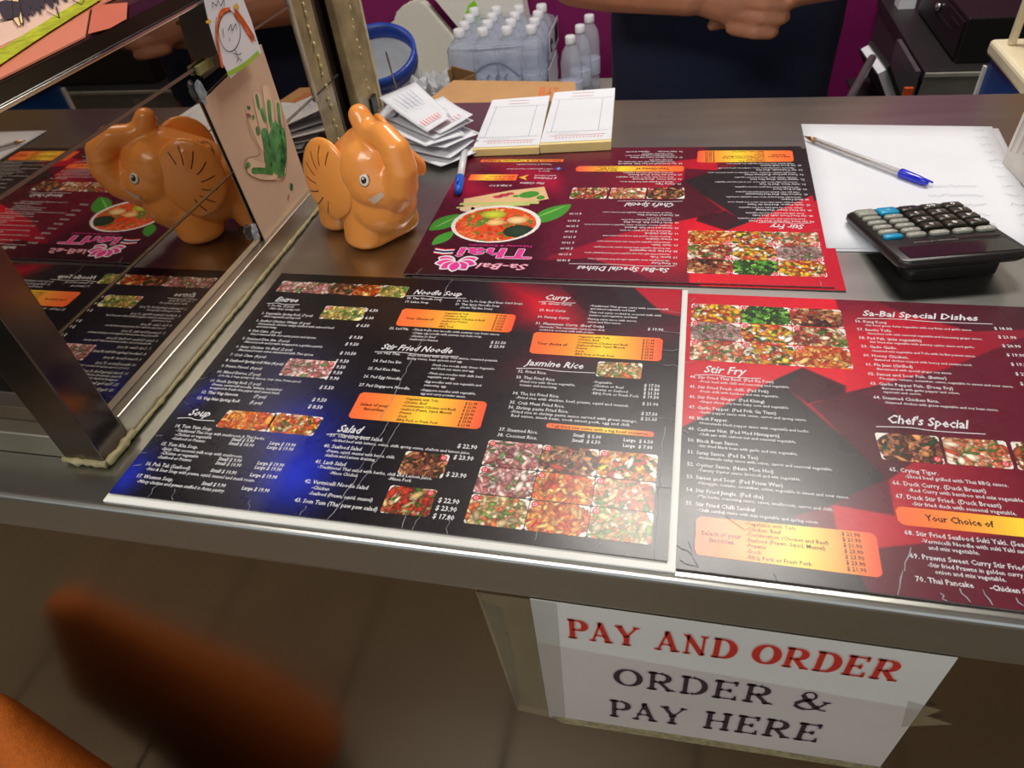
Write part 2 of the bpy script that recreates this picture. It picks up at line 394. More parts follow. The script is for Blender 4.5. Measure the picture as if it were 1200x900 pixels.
def coarse(C):
    X, Y = quadgrid([(0, .3), (.417, .3), (.417, 0), (0, 0)], 240, 334)
    return X, Y, C.reshape(240, 3, 334, 3, 3).mean((1, 3))
def bg_blue():
    X, Y = fine()
    C = np.ones(X.shape + (3,)) * np.array([13, 12, 20])
    def glow(cx, cy, a, b, th, col, p=1.0):
        dx, dy = X - cx, Y - cy; c, s = math.cos(th), math.sin(th)
        e = ((dx * c + dy * s) / a) ** 2 + ((-dx * s + dy * c) / b) ** 2
        return np.exp(-e * p)[..., None] * np.array(col)
    C += glow(112, 88, 34, 34, .2, (8, 20, 105)) + glow(138, 32, 32, 34, .5, (10, 28, 130))
    C += glow(4, 18, 16, 26, 0, (14, 30, 140)) + glow(14, 112, 12, 26, -.3, (8, 16, 90)) + glow(75, 150, 40, 40, 0, (2, 6, 38))
    C += glow(150, 60, 30, 60, 0, (2, 8, 50))
    g = np.clip((X - 175) / 60, 0, 1)[..., None]; C = C * (1 - g) + g * np.array([38, 33, 36])
    red = np.clip(1.15 - np.abs((X - 292) * .5 + (Y - 262) * .62) / 34 - np.abs((X - 292) * .62 - (Y - 262) * .5) / 75, 0, 1)[..., None]
    C = C * (1 - red * .96) + red * .96 * np.array([214, 22, 42])
    m = inpoly(X, Y, [(300, 300), (348, 300), (372, 262), (340, 247), (322, 270)])
    C = np.where(m[..., None], C * .42 + np.array([22, 12, 16]), C)
    m = inpoly(X, Y, [(372, 300), (417, 300), (417, 258), (400, 262)])
    C = np.where(m[..., None], np.array([178, 22, 44]), C)
    m = np.clip(1 - np.abs(Y - 205 - (X - 340) * .5) / 34, 0, 1)[..., None] * np.clip((X - 255) / 50, 0, 1)[..., None]
    C = C * (1 - .5 * m) + .5 * m * np.array([120, 22, 44])
    C += (noise2(X.shape, (80, 110), 3)[..., None] - .5) * 7
    return coarse(C)
def bg_red():
    X, Y = fine()
    C = np.ones(X.shape + (3,)) * np.array([40, 33, 36])
    def poly(P, c0, c1=None, ax=0, a=0, b=1):
        nonlocal C
        m = inpoly(X, Y, P)[..., None]; t = np.clip(((X if ax == 0 else Y) - a) / (b - a), 0, 1)[..., None]
        c = np.array(c0) * (1 - t) + np.array(c1 or c0) * t
        C = np.where(m, c, C)
    poly([(112, 0), (99, 64), (138, 92), (119, 122), (79, 176), (93, 203), (128, 181), (140, 300), (290, 300), (290, 0)], (92, 18, 38), (100, 20, 42), 0, 110, 290)
    poly([(-2, 302), (140, 302), (140, 186), (128, 181), (93, 203), (73, 188), (-3, 122)], (196, 22, 42), (222, 26, 44), 0, 0, 120)
    poly([(79, 176), (95, 196), (110, 165), (160, 92), (138, 90), (119, 122)], (150, 20, 40), (205, 26, 46), 0, 85, 140)
    poly([(128, 181), (93, 203), (79, 176), (93, 161), (160, 190)], (66, 20, 32))
    poly([(95, 160), (130, 180), (185, 130), (160, 92), (138, 90)], (78, 20, 34))
    poly([(122, 176), (129, 240), (150, 262), (185, 291), (215, 300), (300, 300), (267, 258), (200, 212)], (212, 22, 44), (130, 20, 42), 0, 125, 270)
    poly([(129, 302), (185, 302), (185, 291), (129, 235)], (205, 24, 44), (110, 18, 40), 1, 240, 300)
    poly([(160, 302), (420, 302), (420, 240), (300, 272), (230, 262), (180, 285)], (90, 16, 36), (44, 10, 22), 0, 160, 380)
    poly([(138, 90), (137, 60), (99, 64), (73, 50), (112, 30), (230, 62), (250, 110), (160, 112)], (192, 26, 46), (96, 18, 40), 0, 120, 245)
    poly([(112, 30), (73, 50), (99, 64), (100, 40)], (110, 24, 40))
    t = np.clip((X - 270) / 20, 0, 1)[..., None]
    cov = np.array([70, 12, 30]) + np.exp(-((Y - 95) / 70) ** 2)[..., None] * np.array([95, 6, 22]) * (.6 + .4 * np.sin(X * .05 + Y * .06))[..., None] - np.clip((Y - 220) / 80, 0, 1)[..., None] * np.array([28, 4, 8])
    C = C * (1 - t) + t * cov
    C += (noise2(X.shape, (80, 110), 5)[..., None] - .5) * 8
    return coarse(C)

TH = .0014
def menu(label, loc, rotz, bg, tilt=0.0):
    r = empty('menu_sheet', loc, (tilt, 0, rotz), label=label, cat='menu')
    box('board', (0, 0, 0), (.417, .300, TH), BOARD, r, bev=.0003, seg=1)
    X, Y, C = bg() if callable(bg) else bg
    cmesh('printed_background', X, Y, C, None, TH + .00012, r)
    return r
def ink(parent, items, m, z, name='lettering', **k):
    V, F = [], []
    for it in items:
        s, x, y, sz = it[:4]; kw = it[4] if len(it) > 4 else {}
        kw = dict(kw)
        if 'x1' in kw: kw['x1'] = kw['x1'] / 1000
        text(V, F, s, x / 1000, y / 1000, sz * 1.2 / 1000, z=z, **kw)
    return mesh(name, V, F, m, parent, kind='stuff', **k)
ZP, ZI = TH + .00022, TH + .00034
def swash(items, x0, x1, y):
    pts = [(x0 - 4, y - 1), (x0 + (x1 - x0) * .3, y + .6), (x0 + (x1 - x0) * .6, y - .9), (x1 + 8, y - .2)]
    return [(a / 1000, b / 1000, 0) for a, b in pts]
H = dict(bold=True, shear=.28)
B = dict(bold=True)

# blue menu --------------------------------------------------
blue_u = box('backing_board', (-.002, -.0065, 0), (.4225, .3015, .0018), WHITE, None, bev=.0004, seg=1,
    label='white backing board showing as a bright rim under the blue and black menu', cat='board')
X, Y, C = bg_blue()
blue = menu('blue and black laminated menu with entree, soup and salad prices, beside the display case', (0, 0, .0019), 0, (X, Y, C))
z = ZP
for i, kf in enumerate(('pink', 'pink', 'beef', 'curry', 'dump')):
    x0 = 9 + i * 28.2; food(kf, [(x0, 286), (x0 + 28, 285), (x0 + 28, 266), (x0, 267)], z, blue, 10 + i)
food('dump', [(75, 247), (119, 247), (119, 226), (75, 226)], z, blue, 20, 'tl')
food('pink', [(73, 166), (120, 166), (120, 143), (73, 143)], z, blue, 21, 'tr')
food('curry', [(50, 96), (95, 97), (95, 76), (48, 76)], z, blue, 22); food('mix', [(93, 98), (137, 97), (136, 76), (94, 76)], z, blue, 23, 'tr')
food('rice', [(351, 189), (388, 190), (388, 170), (351, 170)], z, blue, 24)
food('beef', [(218, 70), (253, 70), (253, 47), (218, 47)], z, blue, 25, 'tr'); food('salad', [(217, 36), (253, 36), (253, 12), (217, 11)], z, blue, 26, 'tr')
for r_, row in enumerate((('pink', 'brown', 'mix'), ('pink', 'curry', 'prawn'), ('rice', 'curry', 'rice'))):
    for c_, kf in enumerate(row):
        x0, y0 = 279 + c_ * 42.6, 89 - r_ * 26.4
        food(kf, [(x0, y0), (x0 + 42, y0), (x0 + 42, y0 - 25.6), (x0, y0 - 25.6)], z, blue, 30 + r_ * 3 + c_, 'tl')
obox([(155, 249), (268, 248), (268, 221), (156, 222)], z, blue); obox([(157, 130), (268, 130), (269, 99), (157, 99)], z, blue)
obox([(289, 224), (403, 225), (403, 194), (290, 194)], z, blue); obox([(320, 112), (402, 112), (402, 106.5), (320, 107)], z, blue, 2.4)
T = [('Entree', 16, 250, 9, H), ('Soup', 16, 86, 9.5, H), ('Noodle Soup', 157, 273, 9, dict(H, x1=207)), ('Stir Fried Noodle', 154, 187, 9, dict(H, x1=221)),
     ('Curry', 289, 274, 9.5, H), ('Jasmine Rice', 290, 178, 9, dict(H, x1=339)), ('Salad', 154, 83, 9.5, H)]
ent = [(241, '1. Po Pia. (5 pcs)', ['-Mini deep spring roll.']), (228, '2. Vegetable Spring Roll. (7 pcs)', ['-Mini vegetable spring roll.']),
 (216, '3. Stuffed Chicken Wings. (1 pcs)', ['-Homemade chicken wings stuffed with minced beef', ' and seasoning.']), (200, '4. Fish Cake. (4 pcs)', ['-Fried minced fish red curry paste and spices.']),
 (188, '5. Steamed Dim Sim. (3 pcs)', ['-Minced pork and prawn wrapped in a golden pastry.']), (176, '6. Satay Chicken Or Beef. (2 pcs)', ['-Marinated meat cubes skewered with Thai spices.']),
 (164, '7. Crab Claw. (4 pcs)', []), (156, '8. Seafood Spring roll Net (4 pcs)', []), (148, '9. Prawn Parcel. (4 pcs)', []),
 (140, '10. Mixed Entree. (7 pcs)', ['-2 Po Pia, 2 Vege spring roll, Samosa, Crab Claw, Prawn parcel.']),
 (128, '11. Fresh Spring Roll. (1 pcs)', ['-Prawn, vermicelli noodle, lettuce, cucumber', ' wrapped in fresh rice paper and sweet basil.']),
 (113, '12. Thai Veg Samosa', []), (105.5, '13. Veg Net Spring Roll', [])]
for y, a, d in ent:
    T.append((a, 12.5, y, 4.2, B if y in (156, 113, 105.5) else {}))
    for i, q in enumerate(d): T.append((q, 16.5, y - 4.6 - 4.3 * i, 3.7 if len(q) < 55 else 3.1))
T += [('(7 pcs)', 64, 113, 4.2, B), ('(5 pcs)', 64, 105.5, 4.2, B)]
for y, q in ((241, '6.50'), (229, '6.00'), (217, '6.50'), (199, '9.50'), (189, '9.50'), (176, '10.50'), (165, '9.50'), (157, '9.50'), (149.5, '9.50'), (142, '9.90'), (130, '5.50'), (114.5, '9.50'), (106, '8.50')):
    T.append(('$ ' + q, 118, y, 5, B))
for y, a, d in ((71.5, '14. Tom Yum Soup.', '-Traditional Thai Soup with mushroom & Thai herbs.'), (51, '15. Tom Kha Soup.', '-Spicy Thai coconut milk soup with mushroom.'), (29.5, '16. Poh Tak (Seafood).', '-Hot & Sour Soup with prawn, squid, mussel and mush room.'), (17, '17. Wonton Soup.', '-Mincy chicken and prawn stuffed in Asian pastry.')):
    T += [(a, 12, y, 4.3), (d, 16, y - 4.6, 3.7)]
    if y > 40: T += [('-Chicken or vegetable', 18, y - 9, 3.7), ('-Seafood or Prawns', 18, y - 13.4, 3.7)]
for y, s_, l_ in ((63, '9.90', '19.90'), (58.6, '10.90', '19.90'), (42, '9.90', '19.90'), (37.6, '10.90', '19.90'), (30, '10.90', '19.90'), (17, '9.90', '19.90')):
    T += [('Small $ ' + s_, 70, y, 4, B), ('Large $ ' + l_, 104, y, 4, B)]
T += [('18. Thai Noodle Soup.', 153, 264.5, 4), ('19. Laksa Soup.', 153, 258.5, 4), ('20. Yen Ta Fo Soup (Red Bean Curd Soup).', 205, 264, 3.6, dict(x1=271)), ('21. Thai Spicy Noodle Soup', 205, 258.5, 3.8), ('(Gotiw Thy Ban Duae)', 211, 253.5, 3.4),
 ('22. Lad Na.', 152, 216, 4.1), ('-Thick fresh rice noodle with yummy soy bean sauce.', 175, 216, 3.4, dict(x1=259)), ('-Crispy egg noodle with yummy soy bean soup.', 176, 211.4, 3.4), ('-Chicken or Beef', 176, 206.6, 3.4), ('-Seafood or Prawns', 176, 202, 3.4), ('$ 21.50', 253, 204, 4.4, B), ('$ 23.90', 253, 198.4, 4.4, B),
 ('23. Pad Thai.', 153, 180, 4.2), ('-Rice noodles with spicy Thai sauce, roasted peanut,', 182, 180, 3.4, dict(x1=265)), (' Spring Onion, bean sprouts and egg.', 182, 175.5, 3.4),
 ('24. Pad See Ew.', 153, 169, 4.2), ('-Fresh rice noodle with Green Vegetable', 208, 169, 3.3), (' and Dark soy sauce and egg.', 208, 164.5, 3.3),
 ('25. Pad Kee Mao.', 152, 158.5, 4.2), ('-Thick rice noodles with chilli, basil,', 208, 158, 3.3), (' vegetable and egg.', 208, 153.6, 3.3),
 ('26. Pad Egg Noodle.', 152, 148, 4.2), ('-Egg noodles with mix vegetable and', 208, 147.4, 3.3), (' seasoning, egg.', 208, 143, 3.3),
 ('27. Pad Singapore Noodle.', 152, 137, 4.2), ('-Singapore noodles with vegetable,', 208, 137, 3.3), (' egg and curry powder sauce.', 208, 132.6, 3.3),
 ('28. Green Curry.', 288, 266, 4.1), ('-Traditional Thai green curry with coconut milk', 334, 266, 3.3, dict(x1=406)), (' and mixed vegetable and basil.', 334, 261.5, 3.3),
 ('29. Red Curry.', 288, 255.5, 4.1), ('-Thai red curry cooked in coconut milk with', 334, 256, 3.3, dict(x1=400)), (' bamboo and vegetable and basil.', 334, 251.5, 3.3),
 ('30. Panang Curry.', 288, 245, 4.1), ('-Panang curry sauce with carrot,', 334, 246, 3.3), (' sweet and lime leaves.', 334, 241.5, 3.3),
 ('31. Massaman Curry. (Beef Only)', 288, 235, 4.2, dict(x1=351)), ('-Favourite Thai massaman curry paste slow', 292, 230.5, 3.3), (' cooked in coconut milk with potato.', 292, 226.3, 3.3), ('$ 19.90', 389, 235, 4.4, B),
 ('32. Fried Rice.', 285, 168, 4.2), ('33. Thai Fried Rice', 285, 160.5, 4.2), ('-Fried rice with Green vegetable,', 289, 156, 3.4), (' tomato and seasoning.', 289, 151.6, 3.4),
 ('-Vegetable', 350, 161.5, 3.5), ('-Chicken or Beef', 350, 157, 3.5), ('-Prawns or Seafood', 350, 152.5, 3.5), ('-BBQ Pork or Fresh Pork', 350, 148, 3.5),
 ('$ 17.50', 391, 161.5, 4, B), ('$ 19.80', 391, 157, 4, B), ('$ 21.50', 391, 152.5, 4, B), ('$ 19.50', 391, 148, 4, B),
 ('34. The lot Fried Rice.', 286, 141, 4.2), ('-Fried rice with chicken, beef, prawn, squid and mussel.', 290, 136.4, 3.6, dict(x1=381)), ('$ 21.90', 391, 140, 4, B),
 ('35. Crab Meat Fried Rice.', 286, 130, 4.2), ('36. Shrimp paste Fried Rice.', 286, 124.5, 4.2), ('-Fried rice in shrimp paste sauce served with green mango,', 289, 120, 3.6, dict(x1=389)), (' Red onion, snack bean, cook sweet pork, egg and chili.', 289, 115.6, 3.6, dict(x1=384)), ('$ 27.50', 391, 129, 4, B), ('$ 21.60', 391, 123.4, 4, B),
 ('37. Steamed Rice.', 284, 99.4, 4.2), ('38. Coconut Rice.', 284, 93.4, 4.2), ('Small  $ 5.00', 342, 100, 4, B), ('Small  $ 6.50', 342, 94.6, 4, B), ('Large  $ 6.50', 380, 99.6, 4, B), ('Large  $ 7.00', 380, 94, 4, B),
 ('39. Thai BBQ Beef Salad.', 150, 77, 4.4), ('-Grilled beef with lettuce, onion, chilli, spring onion, shallots and lemon juice.', 154, 72.4, 3.3, dict(x1=268)), ('$ 22.90', 256, 78, 5, B),
 ('40. Seafood Salad', 150, 65.5, 4.4), ('-Prawn, squid, mussel with herbs, chilli,', 154, 61, 3.5), (' shallots and Lemon dressing.', 154, 56.6, 3.5), ('$ 23.90', 256, 66.5, 5, B),
 ('41. Larb Salad', 150, 49, 4.4), ('-Traditional Thai salad with herbs, chili and Lemon Juice.', 154, 44.6, 3.5, dict(x1=246)), ('-Mince Chicken', 166, 40, 3.5), ('-Mince Pork', 213, 40.4, 3.5), ('$ 23.90', 255, 49.5, 5, B),
 ('42. Vermicelli Noodle Salad', 150, 29.5, 4.4), ('-Chicken', 158, 24.6, 3.8), ('-Seafood (Prawn, squid, mussel)', 158, 19.4, 3.8), ('$ 22.90', 256, 25.5, 5, B), ('$ 23.90', 256, 18.6, 5, B),
 ('43. Som Tum (Thai paw paw salad)', 150, 11.6, 4.4, dict(x1=215)), ('$ 17.80', 256, 11.5, 5, B)]
ink(blue, T, INKW, ZI)
def boxtext(parent, x0, xm, xp, ytop, step, head, lines, prices, size=3.5, hs=4.2):
    K = []
    hy = ytop - step * (len(lines) - 1) / 2 + (1.5 if len(head) > 1 else -1)
    for i, h_ in enumerate(head): K.append((h_, x0 + (5 if i else 0), hy - i * 5, hs, B))
    for i, l in enumerate(lines): K.append((l, xm, ytop - i * step, size))
    for i, l in enumerate(prices): K.append(('$ ' + l, xp, ytop - i * step, size, B))
    ink(parent, K, INKK, ZI, label='dark lettering on the orange box')
LN = ['-Vegetable with Tofu', '-Chicken, Beef', '-Combination (Chicken and Beef)', '-Seafood (Prawn, Squid, Mussel)', '-Prawns', '-Duck', '-BBQ Pork or Fresh Pork']
PN = ['21.90', '21.90', '21.90', '23.90', '23.90', '23.90', '21.90']
boxtext(blue, 163, 198, 249, 243.6, 4.1, ['Your Choice of'], ['-Vegetable & Tofu', '-Chicken or Beef', '-Combination (Chicken & Beef)', '-Seafood or Prawns', '-Duck', '-BBQ Pork'], ['19.90'] * 6, 3.2)
boxtext(blue, 162, 198, 250, 125, 4.1, ['Select of your', 'favourites.'], LN, PN, 3.3)
boxtext(blue, 295, 329, 386, 219.6, 4, ['Your choice of'], LN, PN, 3.2)
ink(blue, [('* all fried rice come with a big bowl container', 324, 107.8, 3.4, dict(x1=398))], INKK, ZI + .0001, label='dark lettering on the narrow orange bar')
def swashes(parent, L):
    for x0, x1, y in L:
        V, F = [], []; ribbon(V, F, smoothpts(swash(None, x0, x1, y)), .0008, (0, 0, 1), ZI)
        mesh('heading_underline', V, F, INKW, parent)
swashes(blue, [(14, 38, 246.5), (13, 36, 82.5), (155, 205, 270), (154, 221, 183.5), (289, 312, 270.6), (287, 342, 174), (151, 176, 80)])
def creases(parent, L, seed, wd=.0006):
    rs = random.Random(seed); V, F = [], []
    for a, b in L:
        a, b = Vector((a[0] / 1000, a[1] / 1000, 0)), Vector((b[0] / 1000, b[1] / 1000, 0)); n = max(3, int((a - b).length / .006)); s = Vector((-(b - a).y, (b - a).x, 0)).normalized()
        pts = [a.lerp(b, i / n) + s * rs.uniform(-.0012, .0012) for i in range(n + 1)]
        ribbon(V, F, pts, [rs.uniform(.3, 1) * wd for _ in pts], (0, 0, 1), ZI + .0001)
    mesh('lamination_crease', V, F, CREASE, parent, kind='stuff', label='pale worn cracks in the lamination')
creases(blue, [((186, 20), (193, 100)), ((181, 0), (187, 20)), ((200, 60), (203, 98)), ((196, 50), (199, 60)), ((193, 30), (197, 50)), ((120, 0), (116, 8)), ((238, 0), (236, 14)), ((246, 0), (247, 11)), ((270, 0), (268, 13)), ((160, 0), (161, 9)), ((55, 0), (51, 10)), ((34, 0), (35, 12)), ((3, 28), (9, 30)), ((0, 40), (5, 42)), ((2, 60), (8, 61)), ((4, 100), (11, 99)), ((1, 130), (6, 131)),
 ((405, 60), (417, 59)), ((398, 128), (417, 127)), ((400, 235), (417, 233)), ((396, 265), (417, 262)), ((405, 190), (417, 189)), ((401, 208), (416, 210)), ((408, 0), (409, 118)), ((330, 3), (331, 12)), ((372, 4), (373, 12)), ((186, 100), (187, 140)), ((187, 140), (190, 225)), ((189, 260), (190, 300))], 2)

# red menus --------------------------------------------------
def red_print(p):
    z = ZP
    g = [['stir', 'green', 'brown'], ['duck', 'mix', 'salad'], ['prawn', 'mix', 'curry']]
    for r_, row in enumerate(g):
        for c_, kf in enumerate(row):
            x0, y0 = 4 + c_ * 42.6, 284 - r_ * 27
            food(kf, [(x0, y0), (x0 + 42, y0), (x0 + 42, y0 - 26), (x0, y0 - 26)], z, p, 60 + r_ * 3 + c_, 'tl')
    food('beef', [(136, 135), (178, 136), (177, 109), (137, 109)], z, p, 80, 'br'); food('prawn', [(180, 135.5), (221, 136.5), (219.5, 110), (179, 110)], z, p, 81, 'br'); food('salad', [(224, 136.5), (266, 137), (265, 110), (222, 110)], z, p, 82, 'br')
    obox([(12, 42.5), (123, 44), (122, 11), (11, 12)], z, p); obox([(138, 68), (268, 68), (268, 53.5), (138, 53)], z, p, 5)
    T = [('Stir Fry', 15, 189, 10.5, H), ('Sa-Bai Special Dishes', 148, 277, 9.5, dict(H, x1=238)), ("Chef's Special", 146, 146, 10.5, dict(H, x1=200))]
    c1 = [('44. Stir Fried Thai Basil. (Pad Ka Pow)', '-Fresh basil with chilli and seasoning and vegetable.'), ('45. Stir Fried Fresh chilli. (Pad Prik)', '-Fresh chilli with bamboo and mix vegetable.'), ('46. Stir Fried Ginger. (Pad Khing)', '-Ginger sliced, soy bean baby corn and vegetable.'),
      ('47. Garlic Pepper. (Pad Prik Ga Tiam)', '-Garlic pepper sauce with onion, carrot and spring onion.'), ('48. Black Pepper.', '-Homemade black pepper sauce with vegetable and herbs.'), ('49. Cashew Nut. (Pad Med Himaparn)', '-Chilli jam with cashew nut and seasonal vegetable.'),
      ('50. Black Bean Sauce.', '-Stir fried Black bean with garlic and mix vegetable.'), ('51. Satay Sauce. (Pad Sa Tae)', '-Homemade satay sauce with onion, carrot and seasonal vegetable.'), ('52. Oyster Sauce. (Num Mon Hoi)', '-Yummy Oyster sauce, broccoli and mix vegetable.'),
      ('53. Sweet and Sour. (Pad Priew Wan)', '-Pineapple, tomato, cucumber, onion, vegetable in sweet and sour sauce.'), ('54. Stir Fried Jungle. (Pad cha)', '-Mix herbs, seasoning sauce, onion, mushroom, carrot and chilli.'), ('55. Stir Fried Chilli Sambal', '-Chilli sambal sauce with mix vegetable and spring onion.')]
    for i, (a, d) in enumerate(c1):
        y = 181 - i * 11.82
        T += [(a, 4.5, y, 4.1), (d, 12, y - 4.5, 3.25)]
    c2 = [('56. Kang Kung', '-Stir fried green Asian vegetable with soy Bean and garlic sauce.', '18.90'), ('57. Exotic Tofu.', '-Succulent tofu with seasonal vegetable and Seasoning ginger sauce.', '21.90'), ('58. Pad Pak. (mix vegetable)', '-Stir fried mix vegetable with yummy oyster sauce and garlic.', '20.90'),
      ('59. Gado Gado.', '-Steamed mix vegetable and Tofu with Sa-Bai peanut sauce.', '19.90'), ('60. Honey Chicken.', '-Battered chicken topped with honey and sesame seed.', '19.90'), ('61. Pla Jaan (Grilled)', '-Barramundi with special ginger soy sauce.', '23.90'),
      ('62. Sweet and Sour Fish. (Batter)', '-Pineapple, tomato, cucumber, onion, vegetable in sweet and sour sauce.', '23.90'), ('63. Garlic Pepper Fish. (Deep Fry)', '-Barramundi with garlic pepper and onion,', '22.90'), ('64. Steamed Chicken Rice.', '-Steamed chicken with green vegetable and soy bean sauce.', '21.90')]
    for i, (a, d, q) in enumerate(c2):
        y = 267 - i * 11.4 - (4.4 if i == 8 else 0)
        T += [(a, 141, y, 4.1), (d, 148, y - 4.6, 3.1), ('$ ' + q, 247.5, y - 1, 4.3, B)]
    T.append((' capsicum and carrot.', 148, 267 - 7 * 11.4 - 8.6, 3.1))
    for y, a, d in ((98.5, '65. Crying Tiger.', ['-Sliced beef grilled with Thai BBQ sauce.']), (86.5, '66. Duck Curry. (Duck Breast)', ['-Red Curry with bamboo and mix vegetable.']), (75, '67. Duck Stir Fried. (Duck Breast)', ['-Stir fried duck with seasonal vegetable.']),
       (45.5, '68. Stir Fried Seafood Suki Yaki. (Seafood)', ['-Vermicelli Noodle with suki Yaki sauce, egg', ' and mix vegetable.']), (28, '69. Prawns Sweet Curry Stir Fried.', ['-Stir fried Prawns in golden curry sauce,', ' onion and mix vegetable.'])):
        T.append((a, 140, y, 4.4))
        for i, q in enumerate(d): T.append((q, 149 + i * 2, y - 5 - 4.6 * i, 3.7))
    T += [('70. Thai Pancake', 140, 11.5, 4.5), ('-Chicken $ 21.90', 180, 11.6, 4.2, B)]
    # front page, third column
    T += [('Takeaway & Catering available', 300, 47, 3.6), ('Thai Cuisine', 300, 97, 6, H), ('& Fully B.Y.O', 340, 104, 5, H), ('$ 7 Delivery', 288, 84, 5.5, dict(bold=True, shear=.2)), ('(within local area)', 290, 78, 3.6), ('-Open 7 days a week for lunch and dinner', 296, 60, 3.4), ('find us on', 300, 66, 3.4)]
    ink(p, T, INKW, ZI)
    boxtext(p, 15, 43, 102, 39.5, 4.35, ['Select of your', 'favorites.'], LN, PN, 3.6, 4.3)
    ink(p, [('Your Choice of', 155, 58.4, 6, B), ('- Garlic & Pepper', 214, 64, 4), ('- Chilli & Basil', 214, 59.6, 4), ('- Yummy Oyster', 214, 55.2, 4)], INKK, ZI, label='dark lettering on the orange box')
    swashes(p, [(12, 52, 186), (147, 240, 273.6), (142, 202, 142)])
def cover_art(p):
    def flat(name, parts, z, m=None, **k):
        V, F = [], []
        for P in parts:
            b = len(V); V += [(a / 1000, c / 1000, z) for a, c in P]; F.append(tuple(range(b, b + len(P))))
        return mesh(name, V, F, m, p, **k)
    def ell(cx, cy, a, b, th=0, n=28):
        return [(cx + a * math.cos(t) * math.cos(th) - b * math.sin(t) * math.sin(th), cy + a * math.cos(t) * math.sin(th) + b * math.sin(t) * math.cos(th)) for t in [2 * math.pi * i / n for i in range(n)]]
    def leaf(a, b, wd):
        a, b = Vector(a), Vector(b); d = b - a; s = Vector((-d.y, d.x)).normalized() * wd
        return [tuple(a + d * t + s * math.sin(math.pi * t) ** .8) for t in [i / 12 for i in range(13)]] + [tuple(a + d * t - s * math.sin(math.pi * t) ** .8) for t in [i / 12 for i in range(11, 0, -1)]]
    G = print_mat('leaf_green', (64, 150, 52)); G2 = print_mat('pale_leaf_green', (130, 195, 90))
    flat('printed_leaf', [leaf((386, 176), (414, 214), 13)], ZP, G); flat('printed_leaf', [leaf((385, 214), (402, 244), 8)], ZP + .00002, G); flat('printed_leaf', [leaf((262, 150), (302, 196), 13)], ZP + .00002, G)
    flat('printed_leaf', [leaf((266, 152), (300, 184), 1.4), leaf((390, 182), (410, 208), 1.2)], ZP + .00004, G2)
    flat('cutting_board_print', [[(290, 138), (300, 108), (340, 118), (392, 140), (388, 158), (340, 160)]], ZP + .00004, print_mat('pale_board', (226, 190, 140)))
    flat('herb_print', [ell(315, 128, 12, 8, .3), ell(330, 132, 4, 3), ell(300, 135, 5, 5)], ZP + .00006, G)
    flat('onion_print', [ell(345, 130, 6, 4), ell(352, 134, 6, 3.5), ell(338, 126, 5, 3)], ZP + .00006, print_mat('onion_red', (190, 70, 80)))
    flat('lemongrass_print', [[(300, 144), (394, 150), (394, 155), (300, 150)], [(310, 150), (396, 160), (396, 163), (310, 154)]], ZP + .00007, print_mat('lemongrass', (190, 205, 120)))
    flat('garlic_print', [ell(382, 164, 9, 6), ell(370, 162, 8, 6)], ZP + .00008, print_mat('garlic', (225, 205, 170)))
    flat('bowl_print', [ell(341, 196, 51, 41)], ZP + .0001, print_mat('bowl_white', (235, 232, 228)))
    # soup in the bowl
    n, k = 90, 110; X, Y = quadgrid([(294, 236), (388, 236), (388, 158), (294, 158)], n, k); rs = np.random.RandomState(5)
    C = np.ones((n, k, 3)) * np.array([222, 84, 34.])
    def blob(cx, cy, a, b, col, th=0):
        nonlocal C
        dx, dy = X - cx, Y - cy; e = ((dx * math.cos(th) + dy * math.sin(th)) / a) ** 2 + ((-dx * math.sin(th) + dy * math.cos(th)) / b) ** 2
        C = np.where((e < 1)[..., None], np.array(col) * (1.1 - .3 * e)[..., None], C)
    for i in range(160): blob(rs.uniform(294, 388), rs.uniform(158, 236), rs.uniform(1.5, 6), rs.uniform(1, 3), [(240, 140, 60), (205, 50, 30), (245, 185, 100), (230, 100, 40), (90, 130, 40)][rs.randint(5)], rs.rand() * 3)
    blob(312, 212, 17, 13, (30, 62, 40)); blob(348, 176, 15, 9, (190, 200, 60)); blob(318, 188, 12, 8, (238, 200, 140)); blob(342, 194, 11, 7, (235, 190, 120))
    for cx, cy in ((368, 215), (345, 222), (372, 200)):
        for i in range(9): blob(cx + rs.uniform(-8, 8), cy + rs.uniform(-9, 9), 6, 2, (235, rs.randint(80, 130), 60), rs.rand() * 3)
    for i in range(14): blob(rs.uniform(352, 378), rs.uniform(186, 202), 4, 1.6, (70, 140, 50), rs.rand() * 3)
    Xc, Yc = (X[:-1, :-1] + X[1:, 1:]) / 2, (Y[:-1, :-1] + Y[1:, 1:]) / 2
    keep = ((Xc - 341) / 46) ** 2 + ((Yc - 197) / 37) ** 2 < 1
    cmesh('soup_print', X / 1000, Y / 1000, C, keep, ZP + .00014, p)
    # lotus
    for i, a in enumerate((-112, 112, -76, 76, -38, 38, 0)):
        sx_, cy_ = math.sin(R_(a)), math.cos(R_(a))
        flat('lotus_petal_edge', [leaf((366 + 1 * sx_, 275), (366 + 24 * sx_, 275 + 20 * cy_), 7.4)], ZP + .00004 + .00003 * i, INKW)
        flat('lotus_petal_print', [leaf((366 + 3 * sx_, 276), (366 + 21.5 * sx_, 275 + 17.8 * cy_), 5.4)], ZP + .00005 + .00003 * i, INKP)
    V, F = [], []; text(V, F, 'Sa-Bai', .288, .277, .0155, x1=.341, bold=True, shear=.35, z=ZI)
    mesh('name_lettering', V, F, print_mat('rose_ink', (240, 170, 190)), p)
    V, F = [], []
    for dx, dy in ((-.0008, 0), (.0008, 0), (0, .0008), (0, -.0008)): text(V, F, 'Thai', .287 + dx, .2485 + dy, .026, x1=.370 + dx, bold=True, shear=.1, z=ZI)
    mesh('name_lettering', V, F, INKW, p, label='white outline of the pink name lettering')
